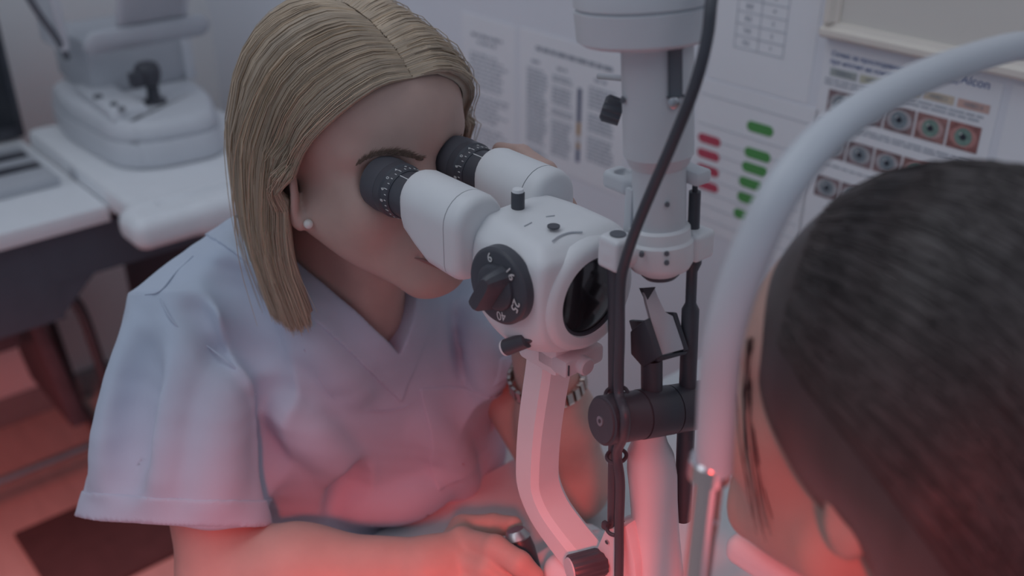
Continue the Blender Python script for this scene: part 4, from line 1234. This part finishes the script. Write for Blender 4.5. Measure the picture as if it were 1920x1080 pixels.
# trousers and stool, out of the picture under the table
Tr = Field().u(ell((-0.27, 0.02, 0.565), (0.125, 0.150, 0.100)))
for sg in (-1, 1):
    Tr.u(cone((-0.27, sg * 0.08 + 0.02, 0.555), (0.02, sg * 0.11, 0.535), 0.085, 0.062), 0.04)
    Tr.u(cone((0.02, sg * 0.11, 0.545), (-0.06, sg * 0.11, 0.10), 0.060, 0.045), 0.03)
sdf_obj('trousers', Tr, (-0.52, -0.25, 0.05), (0.12, 0.25, 0.72), 0.008, FABRIC, WM)
for sg in (-1, 1):
    F = Field().u(ell((-0.02, sg * 0.11, 0.040), (0.115, 0.045, 0.040))).u(cone((-0.06, sg * 0.11, 0.05), (-0.06, sg * 0.11, 0.12), 0.045, 0.045), 0.03).i(half((0, 0, 0.001), (0, 0, -1)), 0.004)
    sdf_obj('shoe', F, (-0.15, sg * 0.11 - 0.07, -0.01), (0.12, sg * 0.11 + 0.07, 0.17), 0.006, WHITE2, WM)
def stool(base, label, zt):
    r = root('stool', (base[0], base[1], 0), label, 'stool')
    c = V3(base[0], base[1], 0)
    lathe('seat', [(zt - 0.06, 0.16), (zt - 0.05, 0.175), (zt - 0.014, 0.175), (zt - 0.004, 0.15)], c, (0, 0, 1), BLACK, r, n=40)
    lathe('column', [(0.05, 0.03), (zt - 0.055, 0.025)], c, (0, 0, 1), CHROME, r, n=24)
    for k in range(5):
        a = 2 * math.pi * k / 5
        e = V3(math.cos(a), math.sin(a), 0)
        tube('leg', [c + V3(0, 0, 0.075), c + e * 0.20 + V3(0, 0, 0.045)], [0.02, 0.014], BLACK, r, n=10)
        lathe('castor', [(-0.010, 0.022), (-0.008, 0.025), (0.008, 0.025), (0.010, 0.022)], c + e * 0.205 + V3(0, 0, 0.025), np.cross(e, V3(0, 0, 1)), BLACK, r, n=20)
stool((-0.27, 0.03), 'black round stool under the woman in scrubs', 0.472)

# ------------------------------------------------------------------ her hair
GR = {0.0: [(-0.004, -0.001, 1.1895), (-0.008, -0.030, 1.1850), (-0.024, -0.056, 1.163), (-0.044, -0.076, 1.135), (-0.056, -0.086, 1.103), (-0.058, -0.089, 1.050), (-0.050, -0.082, 1.000)],
      0.3: [(-0.022, -0.001, 1.2130), (-0.027, -0.033, 1.2090), (-0.046, -0.067, 1.184), (-0.066, -0.087, 1.140), (-0.074, -0.094, 1.100), (-0.077, -0.096, 1.046), (-0.068, -0.089, 0.993)],
      0.6: [(-0.055, -0.001, 1.2290), (-0.065, -0.036, 1.2250), (-0.088, -0.070, 1.197), (-0.108, -0.089, 1.145), (-0.114, -0.094, 1.100), (-0.114, -0.094, 1.046), (-0.104, -0.088, 0.992)],
      0.85: [(-0.090, -0.001, 1.2320), (-0.108, -0.034, 1.2270), (-0.140, -0.060, 1.194), (-0.160, -0.073, 1.140), (-0.164, -0.076, 1.095), (-0.162, -0.076, 1.040), (-0.150, -0.072, 0.992)],
      1.0: [(-0.115, -0.001, 1.2290), (-0.145, -0.016, 1.2160), (-0.176, -0.026, 1.183), (-0.194, -0.031, 1.135), (-0.197, -0.033, 1.090), (-0.192, -0.033, 1.040), (-0.180, -0.031, 0.995)],
      1.15: [(-0.118, 0.000, 1.2280), (-0.152, 0.000, 1.2140), (-0.182, 0.000, 1.180), (-0.199, 0.000, 1.133), (-0.202, 0.000, 1.088), (-0.197, 0.000, 1.040), (-0.185, 0.000, 0.995)]}
gk = sorted(GR); GA = np.array([GR[k] for k in gk])
def guide0(t, n=18):
    """hair path for partition position t"""
    t = min(max(t, 0.0), 1.1499)
    i = max(j for j in range(len(gk)) if gk[j] <= t); i = min(i, len(gk) - 2)
    f = (t - gk[i]) / (gk[i + 1] - gk[i]); 
    f = f
    C = GA[i] * (1 - f) + GA[i + 1] * f
    P = smooth_path(list(C), 6)
    P = np.array(P); m = len(P)
    x = np.linspace(0, m - 1, n); j = np.minimum(x.astype(int), m - 2); fr = (x - j)[:, None]
    return P[j] * (1 - fr) + P[j + 1] * fr
for _i in range(len(gk)):
    for _j in (0, 1, 2):
        p_ = GA[_i, _j][None]; lift_ = (0.0018, 0.0055, 0.008)[_j]
        d_ = float(S(p_)[0]) - lift_
        GA[_i, _j] = (p_ - S.grad(p_) * d_)[0]
    GA[_i, 0, 1] = min(GA[_i, 0, 1], -0.0008) if _i < 5 else 0.0
GT_ = {n_: np.array([guide0(1.15 * k / 240, n_) for k in range(241)]) for n_ in (18, 30)}
for n_ in GT_:
    sh_ = GT_[n_].shape; P_ = GT_[n_].reshape(-1, 3)
    v_ = np.tile(np.linspace(0, 1, n_), sh_[0])
    need_ = np.minimum(0.0012 + v_ * 0.06, 0.0095)
    for _ in range(3):
        sd_ = S(P_); g_ = S.grad(P_)
        mv_ = np.where(P_[:, 2] > 1.10, np.maximum(0, need_ - sd_), 0)
        P_ = P_ + g_ * mv_[:, None]
    GT_[n_] = P_.reshape(sh_)
def guide(t, n=18):
    x = min(max(t, 0.0), 1.1499) / 1.15 * 240; i = min(int(x), 239); f = x - i
    return GT_[n][i] * (1 - f) + GT_[n][i + 1] * f
HC = V3(-0.095, 0, 1.09)
hair_paths = []; hair_t = []; hair_r = []
def mirror(P, sg):
    P = P.copy(); P[:, 1] *= -sg; return P
# under layer: a solid sheet on each side of the parting
sv, sf = [], []
for sg in (-1, 1):
    NT, NV = 40, 30
    off0 = len(sv)
    for lay in (0.003, 0.009):
        for i in range(NT):
            P = mirror(guide(1.15 * i / (NT - 1), NV), sg)
            c = HC + V3(0, 0, 0) 
            d = P - np.array([HC[0], 0, 0]) * [1, 0, 0]
            d = np.stack([P[:, 0] - HC[0], P[:, 1], np.maximum(P[:, 2] - 1.12, 0)], 1); d /= np.linalg.norm(d, axis=1, keepdims=True) + 1e-9
            sv += list(P - d * lay * np.minimum(1, 0.12 + 5 * np.linspace(0, 1, NV))[:, None])
    ix = lambda l, i, j: off0 + l * NT * NV + i * NV + j
    for i in range(NT - 1):
        for j in range(NV - 1):
            a = [ix(0, i, j), ix(0, i + 1, j), ix(0, i + 1, j + 1), ix(0, i, j + 1)]
            b = [ix(1, i, j), ix(1, i, j + 1), ix(1, i + 1, j + 1), ix(1, i + 1, j)]
            sf += [a, b] if sg < 0 else [a[::-1], b[::-1]]
    for j in range(NV - 1):
        sf += [[ix(0, 0, j), ix(0, 0, j + 1), ix(1, 0, j + 1), ix(1, 0, j)]]
    for i in range(NT - 1):
        sf += [[ix(0, i, NV - 1), ix(0, i + 1, NV - 1), ix(1, i + 1, NV - 1), ix(1, i, NV - 1)]]
hair = raw_mesh('hair', sv, sf, HAIRB, WM, np.ones((len(sv), 3)) * 0.85)
tone = np.array([[1.0, 1.0, 1.0], [1.16, 1.15, 1.12], [0.80, 0.78, 0.77], [1.06, 1.00, 0.92], [0.90, 0.91, 0.93], [1.24, 1.22, 1.18]])
clump = RNG.normal(0, 1, (400, 5))
for sg in (-1, 1):
    for _ in range(5200 if sg < 0 else 3600):
        t = 1.15 * random.random() ** 1.15
        P = mirror(guide(t, 18), sg)
        ci = int(t * 160) + (200 if sg > 0 else 0); cl = clump[ci % 400]
        v = np.linspace(0, 1, 18)[:, None]
        d = np.stack([P[:, 0] - HC[0], P[:, 1], np.maximum(P[:, 2] - 1.12, 0)], 1); d /= np.linalg.norm(d, axis=1, keepdims=True) + 1e-9
        depth = random.uniform(-0.0028, 0.0010) + 0.0005 * cl[0]
        P = P + d * depth * np.minimum(1, 0.35 + 2 * v)
        tang = np.cross(d, V3(0, 0, 1))
        P = P + tang * ((0.0010 * cl[1] * v + random.gauss(0, 0.0007)) + 0.002 * v ** 2 * cl[2] + 0.0008 * np.sin(v * 9 + cl[3]))
        ext = random.uniform(-0.012, 0.006) + 0.003 * cl[4]
        P[:, 2] += ext * v[:, 0] ** 3
        if random.random() < 0.02:
            P = P + (RNG.normal(0, 0.006, 3) * v ** 1.5) + d * 0.004 * np.sin(v * 3.1)
        hair_paths.append(P)
        tn = tone[min(5, int(abs(cl[2]) * 2.2)) if random.random() < 0.55 else random.randrange(6)]
        hair_t.append(tn * random.uniform(0.9, 1.1)); hair_r.append(random.uniform(0.00034, 0.00060))
strands('hair_strands', np.array(hair_paths), np.array(hair_r), HAIRB, hair, np.array(hair_t), kind='stuff')

# ------------------------------------------------------------------ the patient
PT = root('person', (0.55, 0, 0), 'dark-haired patient seen from behind, face in the head rest', 'person')
HCP = V3(0.418, 0.0, 1.128)
K = Field()
h = lambda x, y, z: HCP + V3(x, y, z)
K.u(ell(h(0.005, 0, 0.015), (0.094, 0.074, 0.082)))
K.u(ell(h(-0.045, 0, 0.015), (0.048, 0.064, 0.050)), 0.02)
K.u(ell(h(-0.050, 0, -0.045), (0.044, 0.056, 0.058)), 0.025)
for sg in (-1, 1):
    K.u(ell(h(-0.066, sg * 0.036, -0.045), (0.026, 0.024, 0.028)), 0.02)
    K.u(cone(h(-0.012, sg * 0.056, -0.075), h(-0.080, sg * 0.016, -0.118), 0.017, 0.015), 0.03)
    e = h(0.004, sg * 0.074, -0.032)
    K.u(ell(e, (0.013, 0.006, 0.025)), 0.010); K.s(ell(e + V3(-0.003, sg * 0.006, 0.004), (0.007, 0.003, 0.013)), 0.003)
    K.s(ell(h(-0.100, sg * 0.033, -0.012), (0.018, 0.018, 0.014)), 0.01)
    K.u(ell(h(-0.080, sg * 0.033, -0.012), (0.012, 0.0135, 0.012)), 0.004)
K.u(ell(h(-0.078, 0, -0.080), (0.026, 0.028, 0.028)), 0.02)
K.u(ell(h(-0.084, 0, -0.114), (0.017, 0.020, 0.017)), 0.015)
for sg in (-1, 1):
    K.u(cone(h(-0.092, sg * 0.019, -0.0785), h(-0.103, sg * 0.003, -0.0750), 0.0035, 0.0052), 0.004)
    K.u(cone(h(-0.091, sg * 0.017, -0.0830), h(-0.101, 0, -0.0870), 0.0035, 0.0058), 0.004)
    K.u(cone(h(-0.086, sg * 0.012, 0.008), h(-0.074, sg * 0.046, 0.008), 0.008, 0.008), 0.012)
K.u(cone(h(-0.090, 0, -0.008), h(-0.112, 0, -0.040), 0.007, 0.010), 0.01)
K.u(cone(h(0.020, 0, -0.060), h(0.085, 0, -0.175), 0.050, 0.056), 0.03)
K.u(ell((0.560, 0, 0.80), (0.11, 0.16, 0.20)), 0.04)
for sg in (-1, 1):
    K.u(cone((0.52, sg * 0.05, 0.945), (0.55, sg * 0.155, 0.90), 0.035, 0.042), 0.03)
    K.u(cone((0.55, sg * 0.165, 0.89), (0.50, sg * 0.19, 0.64), 0.044, 0.036), 0.02)
    K.u(cone((0.50, sg * 0.19, 0.64), (0.42, sg * 0.13, 0.62), 0.036, 0.028), 0.02)
    for f_ in range(4):
        K.u(cone((0.41, sg * 0.125, 0.62), (0.35, sg * (0.09 + f_ * 0.020), 0.625), 0.015, 0.0088), 0.006)
    K.u(cone((0.41, sg * 0.115, 0.625), (0.375, sg * 0.075, 0.635), 0.013, 0.009), 0.006)
sdf_obj('body', K, (0.28, -0.27, 0.50), (0.74, 0.27, 1.24), 0.004, SKIN, PT, tint=lambda v: np.ones((len(v), 3)) * np.array([1.0, 0.93, 0.90]))
# clothes
PW = mat('white_cotton', (0.62, 0.60, 0.62), 0.85, var=0.03, bump=0.1)
Q = Field().u(ell((0.560, 0, 0.79), (0.128, 0.178, 0.21))).u(cone((0.505, 0, 0.955), (0.525, 0, 0.93), 0.070, 0.078), 0.03)
for sg in (-1, 1):
    Q.u(cone((0.53, sg * 0.05, 0.935), (0.555, sg * 0.155, 0.900), 0.045, 0.052), 0.03)
    Q.u(cone((0.555, sg * 0.165, 0.885), (0.515, sg * 0.188, 0.70), 0.056, 0.056), 0.03)
Q.s(cone(h(0.0, 0, -0.06), h(0.080, 0, -0.165), 0.064, 0.066), 0.004)
sdf_obj('shirt', Q, (0.38, -0.28, 0.54), (0.72, 0.28, 1.06), 0.005, PW, PT)
Tr = Field().u(ell((0.60, 0, 0.54), (0.14, 0.175, 0.10)))
DENIM = mat('dark_denim', (0.05, 0.06, 0.09), 0.9, bump=0.1)
for sg in (-1, 1):
    Tr.u(cone((0.60, sg * 0.09, 0.53), (0.26, sg * 0.11, 0.53), 0.080, 0.060), 0.04)
    Tr.u(cone((0.26, sg * 0.11, 0.52), (0.34, sg * 0.11, 0.10), 0.056, 0.044), 0.03)
    F = Field().u(ell((0.30, sg * 0.11, 0.040), (0.115, 0.045, 0.040))).u(cone((0.34, sg * 0.11, 0.05), (0.34, sg * 0.11, 0.12), 0.045, 0.045), 0.03).i(half((0, 0, 0.001), (0, 0, -1)), 0.004)
    sdf_obj('shoe', F, (0.16, sg * 0.11 - 0.07, -0.01), (0.44, sg * 0.11 + 0.07, 0.17), 0.006, BLACK, PT)
sdf_obj('trousers', Tr, (0.16, -0.26, 0.05), (0.78, 0.26, 0.68), 0.008, DENIM, PT)
stool((0.61, 0.0), 'black round stool under the dark-haired patient', 0.447)
# hair: smooth cap drawn back, falling behind the ear
H = Field()
H.u(ell(h(0.012, 0, 0.016), (0.104, 0.088, 0.098)))
H.u(cone(h(0.060, 0, -0.02), h(0.125, -0.01, -0.16), 0.072, 0.058), 0.03)
H.u(cone(h(0.045, -0.045, -0.01), h(0.085, -0.055, -0.14), 0.040, 0.030), 0.03)
H.u(cone(h(0.125, -0.01, -0.16), h(0.15, -0.01, -0.27), 0.058, 0.040), 0.03)
H.s(cone(h(-0.085, -0.13, -0.075), h(-0.085, 0.13, -0.075), 0.064, 0.064), 0.010)
H.s(half(h(-0.070, 0, 0.0), (1, 0, 0.6)), 0.012)
hp = sdf_obj('hair', H, (0.28, -0.13, 0.82), (0.68, 0.13, 1.27), 0.004, HAIRD, PT, tint=lambda v: np.ones((len(v), 3)))
PPs = []; tt = []
for _ in range(2600):
    f = random.random(); a = random.uniform(-1.35, 1.35)
    p = h(-0.082 + 0.05 * abs(math.sin(a)) * 0.6, 0.085 * math.sin(a), 0.075 * math.cos(a) + 0.02)
    path = []
    end = h(0.13 + random.uniform(-0.02, 0.05), 0.05 * math.sin(a) - 0.01, -0.20 + random.uniform(-0.05, 0.05))
    for u in np.linspace(0, 1, 14):
        q_ = p * (1 - u) + end * u + V3(0.055, 0.035 * math.sin(a), 0.075 * math.cos(a) + 0.03) * math.sin(math.pi * u)
        path.append(q_)
    PPs.append(path)
PPs = np.array(PPs)
flat = PPs.reshape(-1, 3)
for _ in range(4):
    g_ = H.grad(flat); dd = H(flat); flat = flat - g_ * dd[:, None] * 0.9
PPs = flat.reshape(PPs.shape) + RNG.normal(0, 0.0006, (len(PPs), 1, 3))
cheek = np.array(smooth_path([K.march(x, y) for x, y in ((1412, 640), (1406, 740), (1412, 840), (1428, 930), (1446, 1000))], 4))
cheek = cheek[np.linspace(0, len(cheek) - 1, 14).astype(int)]
cn = K.grad(cheek)
loose = [cheek + cn * random.uniform(0.0005, 0.003) + V3(*RNG.normal(0, 0.0016, 3)) + np.linspace(0, 1, 14)[:, None] * RNG.normal(0, 0.003, 3) for _ in range(12)]
PPs = np.concatenate([PPs, np.array(loose)])
tt = np.repeat(RNG.uniform(0.6, 1.5, (len(PPs), 1)), 3, 1)
strands('hair_strands', PPs, 0.0005, HAIRD, hp, tt, centre=HCP, kind='stuff')

for o in bpy.data.objects:
    if 'base' in o: del o['base']
